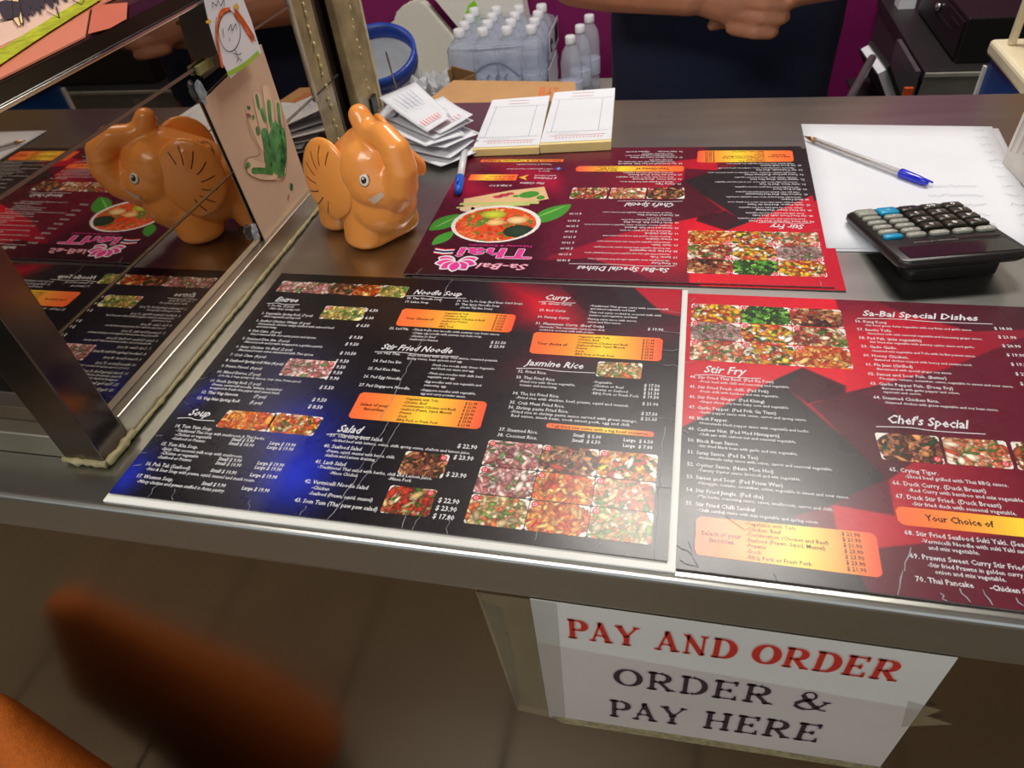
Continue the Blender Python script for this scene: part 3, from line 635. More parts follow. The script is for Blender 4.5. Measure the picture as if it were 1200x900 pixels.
    V, F = [], []; text(V, F, 'Thai', .287, .2485, .026, x1=.370, bold=True, shear=.1, z=ZI + .00005); mesh('name_lettering', V, F, INKP, p, label='large pink name lettering')
    V, F = [], []; text(V, F, 'Takeaway & Restaurant', .290, .241, .005, x1=.360, shear=.2, z=ZI); mesh('name_lettering', V, F, INKP, p)
    # small striped flag
    for i, (c, h) in enumerate((((200, 30, 50), 1), ((235, 235, 235), 1), ((40, 44, 100), 2), ((235, 235, 235), 1), ((200, 30, 50), 1))):
        y0 = 262 - [0, 2, 4, 8, 10][i]; y1 = y0 - 2 * h
        flat('flag_print', [[(374, y0), (385, y0 + 1.5), (396, y0 - 1), (396, y1 - 1), (385, y1 + 1.5), (374, y1)]], ZP + .0002, print_mat('flag', c))
    obox([(287, 41), (395, 41), (395, 34), (287, 34)], ZP, p, 1); obox([(338, 92), (399, 92), (399, 76), (338, 76)], ZP, p, 1)
    ink(p, [('Discount Rice & Vegetarian Available', 290, 36, 5, dict(x1=392, bold=True))], INKK, ZI)
    ink(p, [('Free delivery over', 342, 87, 4.6, B), ('$70.00 & more', 342, 80, 5.2, B)], print_mat('red_ink', (200, 20, 30)), ZI)
    flat('arrow_print', [[(324, 76), (336, 84), (324, 92), (328, 84)]], ZP + .0001, print_mat('arrow_yellow', (240, 190, 60)))
    flat('social_badge_print', [ell(290, 60, 4, 4)], ZP, print_mat('badge_blue', (60, 90, 180))); ink(p, [('f', 289, 57.6, 6, B)], INKW, ZI)

under = menu('maroon menu corner showing underneath the upside down red menu', (.5585, .611, .0001), math.pi + .012, bg_red)
topm = menu('upside down red laminated menu with a pink lotus and a soup bowl on it', (.5485, .6135, .0018), math.pi + .012, bg_red)
red_print(topm); cover_art(topm)
right = menu('red and black laminated menu of stir fry dishes', (.4225, -.0035, .0002), .001, bg_red)
right['label'] = 'red and black laminated menu of stir fry and special dishes at the front right'
red_print(right); cover_art(right)
creases(topm, [((0, 150), (9, 151)), ((2, 200), (9, 199)), ((1, 90), (8, 92)), ((2, 250), (10, 249)), ((120, 296), (121, 300)), ((400, 290), (402, 300)), ((12, 292), (12, 300))], 3)
creases(right, [((2, 280), (12, 284)), ((2, 286), (6, 292)), ((0, 250), (6, 250)), ((0, 200), (8, 201)), ((0, 120), (5, 119)), ((128, 0), (134, 18)), ((134, 18), (142, 36)), ((0, 18), (10, 12)), ((2, 6), (14, 4)), ((8, 22), (13, 4)), ((166, 1), (164, 10)), ((178, 1), (175, 11)), ((196, 0), (192, 8)), ((60, 0), (58, 5)), ((154, 0), (152, 5))], 4, .001)
creases(right, [((11, 0), (11, 40)), ((30, 46), (43, 36))], 9, .0005)
# ------------------------------------------------------------ paper and drawings on the case
def flatpoly(name, pts, m, parent, nrm, off, **k):
    nrm = Vector(nrm); V = [Vector(p) + nrm * off for p in pts]
    return mesh(name, V, [tuple(range(len(V)))], m, parent, **k)
def slab(name, pts, th, m, parent=None, nrm=(0, 0, 1), **k):
    """polygon pts extruded by th along nrm"""
    nrm = Vector(nrm); n = len(pts); V = [Vector(p) for p in pts] + [Vector(p) + nrm * th for p in pts]
    F = [tuple(range(n))[::-1], tuple(range(n, 2 * n))] + [(i, (i + 1) % n, n + (i + 1) % n, n + i) for i in range(n)]
    bm = bmesh.new(); vs = [bm.verts.new(v) for v in V]
    for f in F: bm.faces.new([vs[i] for i in f])
    return from_bm(name, bm, m, parent, **k)
TZ = .2665
pc = slab('poster_sheet', [(-.62, .05, TZ), (-.0235, .05, TZ), (-.0235, .21, TZ), (-.076, .285, TZ), (-.10, .69, TZ), (-.62, .69, TZ)], .0012, mat('peach_film', (242, 150, 118), .25, 0, .06, 6, coat=.4), None,
          label='peach coloured glossy sheet lying on top of the display case', cat='sheet')
slab('raised_patch', [(-.081, .296, TZ + .0012), (-.024, .214, TZ + .0012), (-.014, .226, TZ + .0012), (-.016, .25, TZ + .0012), (-.05, .30, TZ + .0012)], .0002, mat('salmon_patch', (214, 118, 92), .3, 0, .05), pc, label='darker salmon patch on the peach sheet')
dw = slab('childrens_drawing', [(-.40, .10, TZ + .0013), (-.082, .165, TZ + .0013), (-.088, .335, TZ + .0013), (-.36, .43, TZ + .0013)], .0004, mat('drawing_paper', (226, 190, 170), .5, 0, .04), None,
          label='drawing of a dark maned animal on yellow green grass lying on the peach sheet', cat='drawing')
def P(px, py, z=TZ + .0026): return at(px, py, 2, z)
V, F = [], []
for i in range(26):
    t = i / 25; x = -2 + 108 * t; y = 66 - 66 * t
    ribbon(V, F, [P(x - 14, y + 16 - 6 * t), P(x, y + 2), P(x + 12, y - 12)], [.010, .016, .008], (0, 0, 1))
gm = mat('crayon_green', (168, 172, 22), .6, 0, .35, 120)
mesh('crayon_grass', V, F, gm, dw)
V, F = [], []
rs = random.Random(2)
for i in range(15):
    x = 28 + i * 5.4; y = 28 - i * 2.6
    ribbon(V, F, [P(x - 4, y - 30), P(x + rs.uniform(-1, 2), y - 12), P(x + rs.uniform(0, 6), y - rs.uniform(2, 8))], [.007, .004, .001], (0, 0, 1), .0002)
ribbon(V, F, [P(-6, 4), P(12, 6), P(14, 22), P(0, 24)], [.02, .02, .012, .008], (0, 0, 1), .0002)
mesh('crayon_mane', V, F, mat('crayon_dark', (44, 32, 44), .7, 0, .3, 200), dw)
flatpoly('crayon_leg', [P(13, 0), P(22, 0), P(27, 26), P(22, 32), P(16, 26)], mat('crayon_cream', (232, 200, 150), .6), dw, (0, 0, 1), .0003)
V, F = [], []
ribbon(V, F, [P(14, 0), P(16, 24), P(22, 32), P(28, 30), P(27, 22), P(22, 0)], .0009, (0, 0, 1), .0004); ribbon(V, F, [P(22, 20), P(25, 30)], .0009, (0, 0, 1), .0004)
ribbon(V, F, [P(55, 14), P(70, 22), P(66, 8)], .001, (0, 0, 1), .0004); ribbon(V, F, [P(84, 0), P(96, 6), P(99, 0)], .001, (0, 0, 1), .0004)
mesh('pen_outline', V, F, mat('pen_black', (26, 20, 26), .6), dw)

# handprint card
gx = -.0280
card = slab('handprint_card', [at(237, 118, 0, gx), at(305, 52, 0, gx), at(363, 228, 0, gx), at(312, 287, 0, gx)], .0012, mat('tan_card', (206, 178, 152), .65, 0, .04, 25, .1, 60), None, (1, 0, 0),
            label='tan card with a green painted handprint fixed upright to the mirrored case side', cat='card')
def C3(x, y, off=.0014): v = at(220 + x / 3, y / 3, 0, gx + off); return v
def strokes(name, L, m, off, parent):
    V, F = [], []
    for pts, wd in L:
        sp = smoothpts([C3(*q, off) for q in pts], 5)
        ww = [wd * (1 if 0 < i < len(sp) - 1 else .55) for i in range(len(sp))]
        ribbon(V, F, sp, ww, (1, 0, 0))
    return mesh(name, V, F, m, parent)
fing = [([(212, 368), (225, 420), (262, 505), (300, 540)], .009), ([(240, 325), (258, 420), (290, 530)], .010), ([(273, 300), (285, 380), (305, 520)], .011), ([(314, 350), (322, 430), (325, 530)], .0095), ([(208, 578), (260, 602), (315, 600)], .013), ([(290, 450), (312, 520), (310, 600)], .030)]
strokes('cut_paper_hand', [(a, b * 1.35) for a, b in fing], mat('hand_paper', (222, 196, 166), .6), .0016, card)
gp = mat('green_paint', (66, 140, 66), .35, 0, .6, 90, .3, 200)
paint = [([(214, 372), (216, 385)], .006), ([(228, 405), (232, 420)], .005), ([(243, 445), (250, 475)], .006), ([(241, 330), (252, 385)], .005), ([(258, 380), (275, 430)], .007), ([(285, 350), (290, 420), (300, 450)], .007), ([(317, 360), (322, 420), (330, 460)], .006), ([(209, 572), (214, 590)], .008), ([(225, 600), (262, 600), (300, 606)], .006), ([(292, 455), (305, 480), (318, 540), (312, 612)], .030), ([(268, 450), (282, 540), (285, 600)], .013), ([(330, 450), (338, 520), (334, 590)], .012)]
strokes('painted_handprint', paint, gp, .0019, card)
strokes('paint_spot', [([(366, 645), (364, 668)], .0065)], mat('green_spot', (20, 96, 50), .3), .0016, card)
strokes('paint_spot', [([(356, 684), (352, 705)], .0025)], mat('red_spot', (176, 82, 60), .4), .0016, card)
strokes('red_nail', [([(208, 402), (222, 408)], .003)], mat('red_nail', (150, 44, 36), .3), .0022, card)
V, F = [], []; ribbon(V, F, smoothpts([C3(*q, .002) for q in ((205, 420), (225, 480), (255, 540), (205, 560), (205, 600), (250, 630), (330, 635), (347, 590), (345, 480), (325, 350))], 5), .0007, (1, 0, 0))
mesh('cut_edge_line', V, F, mat('brown_line', (120, 90, 70), .6), card)
TAPE = mat('clear_tape', (206, 212, 220), .15, 0, .2, 200, .5, 90, trans=.42)
def tape_blob(loc, s, label):
    bm = bmesh.new(); ball(bm, (0, 0, 0), s, sub=3)
    rs = random.Random(int(loc[2] * 1e4))
    for v in bm.verts: v.co += Vector((rs.uniform(-.001, .001), rs.uniform(-.0016, .0016), rs.uniform(-.0016, .0016)))
    o = from_bm('tape_blob', bm, TAPE, None, True, label=label, cat='tape'); o.location = loc
tape_blob(at(236, 108, 0, gx + .0022), (.0022, .005, .010), 'crumpled clear tape at the upper left corner of the handprint card')
tape_blob(at(299, 272, 0, gx + .0022), (.0022, .005, .009), 'crumpled clear tape at the bottom corner of the handprint card')

# face drawing
fx = -.0155
def C4(x, y, off=0.0): return at(220 + x / 3, y / 3, 0, fx + off)
bm = bmesh.new()
n, k = 14, 6
L0, L1 = [C4(50, -60), C4(55, 0), C4(75, 90), C4(105, 190), C4(150, 275)], [C4(180, -60), C4(195, 0), C4(222, 70), C4(240, 130), C4(258, 185)]
def bez(P, t):
    i = min(int(t * (len(P) - 1)), len(P) - 2); f = t * (len(P) - 1) - i; return P[i].lerp(P[i + 1], f)
G = [[bez(L0, i / n).lerp(bez(L1, i / n), j / k) for j in range(k + 1)] for i in range(n + 1)]
V = [v for r in G for v in r] + [v + Vector((.0004, 0, 0)) for r in G for v in r]; o_ = (n + 1) * (k + 1); F = []
for i in range(n):
    for j in range(k):
        a = i * (k + 1) + j; F += [(a, a + k + 1, a + k + 2, a + 1), (a + o_, a + 1 + o_, a + k + 2 + o_, a + k + 1 + o_)]
face = mesh('face_drawing', V, F, PAPER, None, True, label='small white paper with a drawn face and orange hair hanging over the case rail', cat='drawing')
def st(name, L, m, off, closed=False):
    V, F = [], []
    for pts, wd in L: ribbon(V, F, smoothpts([C4(*q, off) for q in pts], 5), wd, (1, 0, 0))
    mesh(name, V, F, m, face)
st('orange_hair', [([(165, 40), (195, 80), (232, 140)], .0085), ([(150, 34), (120, 42), (108, 80), (104, 140), (122, 238)], .0042)], mat('hair_orange', (222, 104, 44), .6, 0, .3, 150), .0007)
st('green_base_line', [([(140, 262), (200, 228), (250, 184)], .0042)], mat('lime_green', (150, 190, 50), .6), .0007)
st('drawn_lines', [([(148, 36), (120, 60), (108, 110), (125, 165), (150, 182), (175, 160), (186, 110), (170, 60), (148, 36)], .0008), ([(122, 100), (127, 132)], .0008), ([(142, 108), (152, 86), (156, 108), (168, 84), (172, 104)], .0008), ([(146, 130), (148, 146)], .0007),
    ([(168, 178), (178, 205)], .0008), ([(160, 188), (180, 192), (188, 186)], .0007), ([(178, 205), (172, 218)], .0007), ([(178, 205), (190, 214)], .0007), ([(160, 30), (200, 80), (240, 145)], .0006), ([(88, 28), (86, 8), (100, 20), (106, 2), (116, 20), (126, -4), (128, 22)], .0008), ([(100, 60), (98, 130), (118, 240)], .0006), ([(186, 70), (210, 120), (238, 145)], .0006)], mat('marker_black', (24, 22, 22), .6), .0011)
st('yellow_star', [([(64, 78), (82, 74)], .0022), ([(72, 66), (75, 84)], .0022), ([(162, 22), (180, 24)], .003), ([(172, 12), (170, 34)], .003)], mat('star_yellow', (222, 176, 50), .6), .0009)

# ------------------------------------------------------------ elephant money box
EM = mat('orange_rubber', (244, 158, 74), .3, 0, .05, 10, .02, 60, coat=.25, sss=.12)
eb = empty('elephant_figurine', (.083, .388, 0), (0, 0, R_(-36)), label='glossy orange elephant figurine with raised trunk standing beside the case', cat='figurine')
bm = bmesh.new()
ball(bm, (-.014, 0, .040), (.043, .036, .032)); ball(bm, (-.030, 0, .040), (.034, .033, .030))
ball(bm, (.016, 0, .070), (.030, .031, .031)); ball(bm, (.022, 0, .062), (.030, .030, .026)); hull(bm, (-.015, 0, .060), .026, (.010, 0, .078), .024, 3)
hull(bm, (.014, 0, .040), .030, (.016, 0, .060), .028, 3)
for s in (-1, 1):
    hull(bm, (.003, s * .018, .010), (.021, .017, .010), (.006, s * .013, .040), (.020, .018, .012), 3)
    hull(bm, (-.045, s * .018, .010), (.017, .015, .010), (-.038, s * .016, .036), (.018, .016, .012), 3)
hull(bm, (.006, -.014, .009), (.018, .018, .009), (.006, .014, .009), (.018, .018, .009), 3)
chain(bm, [(.036, 0, .054), (.050, 0, .064), (.057, 0, .078), (.054, 0, .093), (.041, 0, .101), (.027, 0, .099), (.017, 0, .100), (.010, 0, .110)], [.017, .0145, .0125, .0115, .0105, .0100, .0100, .0088], 3)
for z_, x_ in ((.073, .0575), (.081, .0580), (.089, .0565)): ball(bm, (x_ - .002, 0, z_), (.0125, .0128, .0042))
chain(bm, [(-.060, 0, .045), (-.072, 0, .034), (-.072, 0, .02)], [.005, .003, .003])
hull(bm, (.040, 0, .046), (.010, .012, .006), (.022, 0, .046), (.014, .018, .008), 3)
bm2 = [v for v in bm.verts if v.co.z < .0]
for v in bm2: v.co.z = 0
body = fuse('body', bm, .0012, EM, eb, 9)
bm = bmesh.new()
for s in (-1, 1):
    bm = bmesh.new()
    M = Matrix.Rotation(s * R_(-14), 3, 'Z') @ Matrix.Rotation(s * R_(8), 3, 'X')
    ball(bm, (-.008, s * .032, .064), (.028, .0075, .034), M); hull(bm, (.008, s * .026, .066), (.008, .006, .016), (-.010, s * .032, .066), (.010, .007, .026))
    hull(bm, (-.006, s * .035, .035), (.008, .004, .006), (-.012, s * .034, .05), (.015, .006, .015))
    if s > 0: hull(bm, (-.004, .034, .060), (.012, .007, .020), (.010, .047, .050), (.005, .004, .008), 3)
    ear = fuse('ear', bm, .0011, EM, eb, 3)
    # painted ear lines projected on the outside of the ear
    dgx = bpy.context.evaluated_depsgraph_get()
    Vr, Fr = [], []
    for a in range(8):
        ang = R_(-75 + a * 24); pts = []
        for t in (.45, .6, .75, .88):
            bend = ang + (t - .6) * .35
            x = -.004 - math.cos(bend) * .030 * t + .004; z_ = .064 + math.sin(bend) * .034 * t
            hit = ear.ray_cast(Vector((x, s * .08, z_)), Vector((0, -s, 0)))
            if hit[0]: pts.append(hit[1] + Vector((0, s * .0002, 0)))
        if len(pts) > 2: ribbon(Vr, Fr, smoothpts(pts, 4), .0009, (0, s, 0))
    mesh('painted_line', Vr, Fr, mat('brown_paint', (84, 46, 18), .5), eb)
dp = bpy.context.evaluated_depsgraph_get()
def surf(d, o=(0.02, 0, .07)):
    d = Vector(d).normalized(); p = Vector(o) + d * .12; h = body.ray_cast(p, -d)
    return (h[1], h[2]) if h[0] else (Vector(o) + d * .03, d)
for s in (-1, 1):
    p, nn = surf((.62, s * .78, .16), (.018, 0, .068))
    for nm, r, off, c in (('eye_white', .0052, .0001, (232, 226, 210)), ('eye_outline', .0056, -.0002, (40, 26, 16)), ('pupil', .0030, .0007, (22, 18, 16)), ('eye_glint', .0009, .0016, (240, 240, 240))):
        bm = bmesh.new(); Q = nn.to_track_quat('Z', 'Y').to_matrix()
        ball(bm, p + nn * off + (Vector((0, 0, .0012)) if nm == 'eye_glint' else Vector()), (r * .85, r, .0012), Q, 2); from_bm(nm, bm, mat(nm, c, .2), eb, True)
    Vr, Fr = [], []
    pts = []; wd = []
    for t in range(7):
        u = t / 6; p, nn = surf((.60 + .26 * u, s * (.66 - .22 * u), -.30 + .20 * u), (.018, 0, .066)); pts.append(p + nn * .0005); wd.append(.0072 * (1 - .35 * u))
    for i in range(6): 
        a, b = pts[i], pts[i + 1]; nn = (a - Vector((.018, 0, .066))).normalized(); t_ = (b - a).normalized(); s_ = t_.cross(nn).normalized()
        q = len(Vr); Vr += [a + s_ * wd[i] / 2, a - s_ * wd[i] / 2, b + s_ * wd[i + 1] / 2, b - s_ * wd[i + 1] / 2]; Fr.append((q, q + 1, q + 3, q + 2))
    mesh('tusk', Vr, Fr, mat('tusk_white', (232, 206, 178), .35), eb)
Vr, Fr = [], []
rs = random.Random(7)
for i in range(9):
    pts = []
    c0 = (rs.uniform(-.4, .1), rs.uniform(-.2, .8))
    for t in range(9):
        a = t * .8 + i; d = Vector((-.35 + c0[0] * .3 + .16 * math.cos(a), -.5 + c0[1] * .25 + .2 * math.sin(a * 1.3), .8)); p, nn = surf(d, (-.01, 0, .045)); pts.append(p + nn * .0004)
    ribbon(Vr, Fr, smoothpts(pts, 3), .0007, (-.3, -.5, .8))
mesh('scribbled_line', Vr, Fr, mat('brown_pen', (120, 70, 30), .5), eb)

eb.scale = (1.27, 1.27, 1.27)

# ------------------------------------------------------------ pads, papers, pens
def scribble(V, F, x, y, z, w_, h_, seed, wd=.0004, n=10):
    rs = random.Random(seed); pts = [(x + w_ * i / n + rs.uniform(-.3, .3) * w_ / n, y + rs.uniform(-.5, .5) * h_, z) for i in range(n + 1)]
    ribbon(V, F, pts, wd, (0, 0, 1))
INKG = mat('grey_pencil', (120, 126, 144), .7); INKB = mat('blue_pen_ink', (90, 96, 150), .7); RED = mat('red_form_ink', (226, 120, 124), .7)
YP = mat('yellow_pad', (226, 206, 140), .6, 0, .05)
def pad(label, q, th):
    """order pad: q = near-left, near-right, far-right, far-left on the counter"""
    z0 = .0006; c = sum((Vector((p[0], p[1], 0)) for p in q), Vector()) / 4; c.z = 0
    t = empty('order_pad', (c.x, c.y, 0), label=label, cat='notepad', group='order pads')
    L = [Vector((p[0] - c.x, p[1] - c.y, z0)) for p in q]
    slab('yellow_sheets', L, th, YP, t)
    top = [v + Vector((0, 0, th)) for v in L]
    near = [top[0].lerp(top[3], .035), top[1].lerp(top[2], .035), top[2], top[3]]
    slab('top_sheet', near, .0008, PAPER, t)
    d1, d2 = near[1] - near[0], near[3] - near[0]
    def U(u, v): return near[0] + d1 * u + d2 * v + Vector((0, 0, .0011))
    V, F = [], []
    for v in (.10, .88, .95): ribbon(V, F, [U(.12 if v < .5 else .3, v), U(.9 if v < .5 else .65, v)], .0009, (0, 0, 1))
    for k in range(14): ribbon(V, F, [U(.2 + k * .05, .05), U(.22 + k * .05, .075)], .001, (0, 0, 1))
    mesh('red_print', V, F, RED, t, kind='stuff')
    V, F = [], []
    for v in (.17, .82): ribbon(V, F, [U(.05, v), U(.95, v)], .0005, (0, 0, 1))
    ribbon(V, F, [U(.12, .17), U(.12, .82)], .0005, (0, 0, 1)); ribbon(V, F, [U(.8, .17), U(.8, .82)], .0005, (0, 0, 1))
    for k in range(8): ribbon(V, F, [U(.2 + k * .04, .12 + .02 * (k % 2)), U(.23 + k * .04, .13)], .0005, (0, 0, 1))
    mesh('ruled_lines', V, F, INKG, t)
    return t
mat_sheet = slab('placemat', [(.03, .588, .0002), (.26, .612, .0002), (.262, .776, .0002), (.015, .776, .0002)], .0008, mat('plum_laminate', (92, 66, 76), .3, 0, .06), None, label='plain plum brown laminated sheet under the two order pads', cat='sheet')
# ensure it stays clear of the menu: sits under it
pad('left order pad with white top sheet and yellow edge, its left corner over the pen', [(.141, .583), (.228, .590), (.213, .765), (.129, .752)], .009)
pad('right order pad with white top sheet and yellow edge, nearer the bare steel', [(.2285, .5925), (.319, .602), (.306, .785), (.2185, .772)], .011)
for o in bpy.data.objects:
    if o.name.startswith('order_pad'): o.location.z = .0034

def sheet(name, q, z, m, label=None, cat=None, curl=0, n=8, seed=0, th=.0003, **k):
    """thin paper over quad q (four corners) with slight waves"""
    q = [Vector((p[0], p[1], 0)) for p in q]; V = []; rs = random.Random(seed); ph = rs.uniform(0, 6)
    for i in range(n + 1):
        for j in range(n + 1):
            u, v = j / n, i / n; p = (q[0] * (1 - u) + q[1] * u) * (1 - v) + (q[3] * (1 - u) + q[2] * u) * v
            e = max(abs(u - .5), abs(v - .5)) * 2
            V.append(p + Vector((0, 0, z + curl * (.5 + .5 * math.sin(ph + 3.2 * u + 2.1 * v)) * e ** 3)))
    F = [(i * (n + 1) + j, i * (n + 1) + j + 1, (i + 1) * (n + 1) + j + 1, (i + 1) * (n + 1) + j) for i in range(n) for j in range(n)]
    o_ = len(V); V2 = [v - Vector((0, 0, th)) for v in V]
    F2 = [tuple(a + o_ for a in f[::-1]) for f in F]
    rim = [j for j in range(n + 1)] + [i * (n + 1) + n for i in range(1, n + 1)] + [n * (n + 1) + j for j in range(n - 1, -1, -1)] + [i * (n + 1) for i in range(n - 1, 0, -1)]
    F3 = [(rim[i], rim[i] + o_, rim[(i + 1) % len(rim)] + o_, rim[(i + 1) % len(rim)]) for i in range(len(rim))]
    return mesh(name, V + V2, F + F2 + F3, m, None, True, label=label, cat=cat, **k)
A = [(.553, .383), (.752, .3925), (.772, .672), (.555, .683)]
s1 = sheet('paper_sheet', [(.556, .379), (.757, .386), (.778, .668), (.562, .685)], .0006, PAPER, 'lower white paper sheet whose edges show under the top sheet by the calculator', 'paper', .0004, seed=1)
s2 = sheet('paper_sheet', A, .0016, PAPER, 'top white paper sheet with faint pencilled numbers under the clear pen', 'paper', .0006, seed=2)
V, F = [], []
for i in range(13):
    y = .660 - i * .0205; x = .748 - i * .001
    scribble(V, F, x, y, .0027, .012, .007, i, .0005, 4)
    if i >= 7: scribble(V, F, x - .075, y - .002, .0027, .052, .006, i + 30, .0005, 16)
mesh('pencilled_numbers', V, F, INKG, s2)

# clear ballpoint pen
def pen(name, a, b, label):
    a, b = Vector(a), Vector(b); L = (b - a).length; d = (b - a).normalized()
    t = empty(name, a, label=label, cat='pen'); t.rotation_euler = d.to_track_quat('Z', 'Y').to_euler()
    return t, L
t, L = pen('ballpoint_pen', (.5565, .632, .0066), (.6685, .5125, .0066), 'clear ballpoint pen with blue cap lying across the white sheets')
def part_tube(name, pts, rs, m, n=10, **k):
    bm = bmesh.new(); tube(bm, pts, rs, n); return from_bm(name, bm, m, t, True, **k)
CLEAR = mat('clear_barrel', (214, 206, 200), .12, 0, .05, 60, trans=.45)
part_tube('barrel', [(0, 0, .012), (0, 0, L - .012)], .0036, CLEAR, 6)
part_tube('ink_refill', [(0, 0, .006), (0, 0, L * .55)], .0012, mat('dark_ink_refill', (120, 92, 70), .3), 8); part_tube('refill_tip', [(0, 0, L * .55), (0, 0, L - .02)], .0012, mat('pale_refill', (200, 196, 200), .3), 8)
part_tube('nib', [(0, 0, -.004), (0, 0, .0), (0, 0, .005), (0, 0, .012)], [.0005, .0012, .0024, .0034], mat('brass_nib', (178, 134, 84), .25, .8), label='brass tip')
part_tube('cap', [(0, 0, L - .034), (0, 0, L - .032), (0, 0, L - .012), (0, 0, L - .003), (0, 0, L)], [.0048, .0052, .0046, .0034, .0016], mat('blue_cap', (22, 40, 200), .2, coat=.4), label='blue cap')
part_tube('pocket_clip', [(.0048, .0, L - .030), (.0062, 0, L - .015), (.0048, 0, L + .002)], [.0012, .0014, .001], bpy.data.materials['blue_cap'])
# marker
t, L = pen('marker_pen', (.1225, .622, .0100), (.1495, .476, .0088), 'white barrelled pen with blue cap partly under the spiked receipts')
BC = mat('bright_blue_cap', (14, 96, 214), .3, coat=.3)
part_tube('barrel', [(0, 0, .012), (0, 0, L - .036)], .0046, mat('white_barrel', (214, 216, 220), .3)); part_tube('end_plug', [(0, 0, -.004), (0, 0, .012)], .005, BC)
part_tube('cap', [(0, 0, L - .038), (0, 0, L - .036), (0, 0, L - .004), (0, 0, L)], [.0052, .0060, .0054, .0042], BC, label='bright blue cap'); part_tube('pocket_clip', [(0, .006, L - .034), (0, .0075, L - .01)], .0011, BC)

# receipts on spike
rc = empty('receipt_spike', (.012, .69, 0), label='thin metal bill spike rising through the receipts behind the elephant', cat='bill spike')
bm = bmesh.new(); a = Vector((0, 0, .004)); b = at(452, 60, 1, .672) - Vector((.012, .69, 0)); tube(bm, [a, a.lerp(b, .98), b], [.0013, .0012, .0003], 8)
from_bm('spike', bm, mat('spike_steel', (120, 112, 102), .3, 1), rc, True)
bm = bmesh.new(); lathe(bm, [(.03, .0003), (.03, .003), (.02, .004), (.004, .005)], 24); from_bm('base', bm, BLACK, rc, True)
rs = random.Random(11)
cx, cy = .052, .645
def receipt(q, z, label, seed, ink_=True, dz=(0, 0, 0, 0)):
    o = sheet('receipt', q, z, PAPER, label, 'receipt', .004, 8, seed, group='spiked receipts')
    n = 8
    for i in range(n + 1):
        for j in range(n + 1):
            u, v = j / n, i / n; d = dz[0] * (1 - u) * (1 - v) + dz[1] * u * (1 - v) + dz[2] * u * v + dz[3] * (1 - u) * v
            for base in (0, (n + 1) ** 2): o.data.vertices[base + i * (n + 1) + j].co.z += d
    if ink_:
        V, F = [], []; Q = [Vector((p[0], p[1], 0)) for p in q]
        def U(u, v):
            p = (Q[0] * (1 - u) + Q[1] * u) * (1 - v) + (Q[3] * (1 - u) + Q[2] * u) * v
            k = max(0, min(n * (n + 1) + n, round(v * n) * (n + 1) + round(u * n)))
            dd = dz[0] * (1 - u) * (1 - v) + dz[1] * u * (1 - v) + dz[2] * u * v + dz[3] * (1 - u) * v
            p.z = z + dd + .004; return p
        for k in range(5): ribbon(V, F, [U(.15, .2 + .12 * k), U(.5, .22 + .12 * k)], .0006, (0, 0, 1))
        for k in range(3): ribbon(V, F, [U(.3 + .1 * k, .3), U(.34 + .1 * k, .7)], .0006, (0, 0, 1))
        mesh('pen_writing', V, F, INKB, o)
        V, F = [], []
        for k in range(7): ribbon(V, F, [U(.8, .12 + .1 * k), U(.9, .13 + .1 * k)], .0016, (0, 0, 1))
        mesh('red_print', V, F, RED, o)
    return o
LB = ['creased receipt at the bottom of the spiked pile, right corner sticking out', 'receipt low in the spiked pile, turned towards the pen', 'receipt in the middle of the spiked pile, pointing at the left order pad', 'folded receipt in the pile just behind the elephant trunk', 'receipt third from the top of the spiked pile', 'receipt second from the top, its corner folded towards the pads', 'topmost receipt of the spiked pile with red print along its right end', 'receipt standing up at the far left of the spiked pile']
Qs = [([(.030, .585), (.108, .545), (.152, .588), (.055, .66)], .008, (0, 0, 0, 0)), ([(.040, .578), (.118, .556), (.140, .60), (.05, .66)], .014, (0, 0, .002, 0)), ([(.026, .60), (.112, .562), (.146, .612), (.05, .68)], .020, (0, .002, 0, 0)),
      ([(.0, .62), (.088, .556), (.130, .60), (.03, .69)], .026, (.004, .0, 0, .004)), ([(.01, .63), (.095, .575), (.135, .625), (.035, .70)], .031, (.002, 0, 0, .004)), ([(.03, .625), (.10, .585), (.135, .625), (.075, .69)], .036, (.004, -.002, .004, .006)),
      ([(-.004, .65), (.086, .575), (.110, .612), (.03, .71)], .043, (.012, -.004, -.002, .014)), ([(-.022, .66), (.022, .63), (.036, .70), (-.018, .72)], .022, (.0, .016, .022, .006))]
for i, (q, z, dz) in enumerate(Qs): receipt(q, z, LB[i], i + 3, i in (6, 4, 5, 7), dz)
bm = bmesh.new(); lathe(bm, [(.0155, 0), (.016, .001), (.016, .011), (.0145, .0125), (.006, .013)], 28); o = from_bm('bottle_cap', bm, mat('green_cap', (70, 190, 90), .4), None, True, label='green plastic cap at the back counter edge behind the receipts', cat='cap'); o.location = (.020, .745, .001)

# ------------------------------------------------------------ calculator
ca = empty('calculator', (.5735, .4385, .0), label='black desk calculator with grey, black and blue keys lying upside down on the papers', cat='calculator')
yaw = R_(12.5); W_, L_ = .113, .128
tilt = R_(8.5)
Mc = Matrix.Rotation(yaw, 4, 'Z')
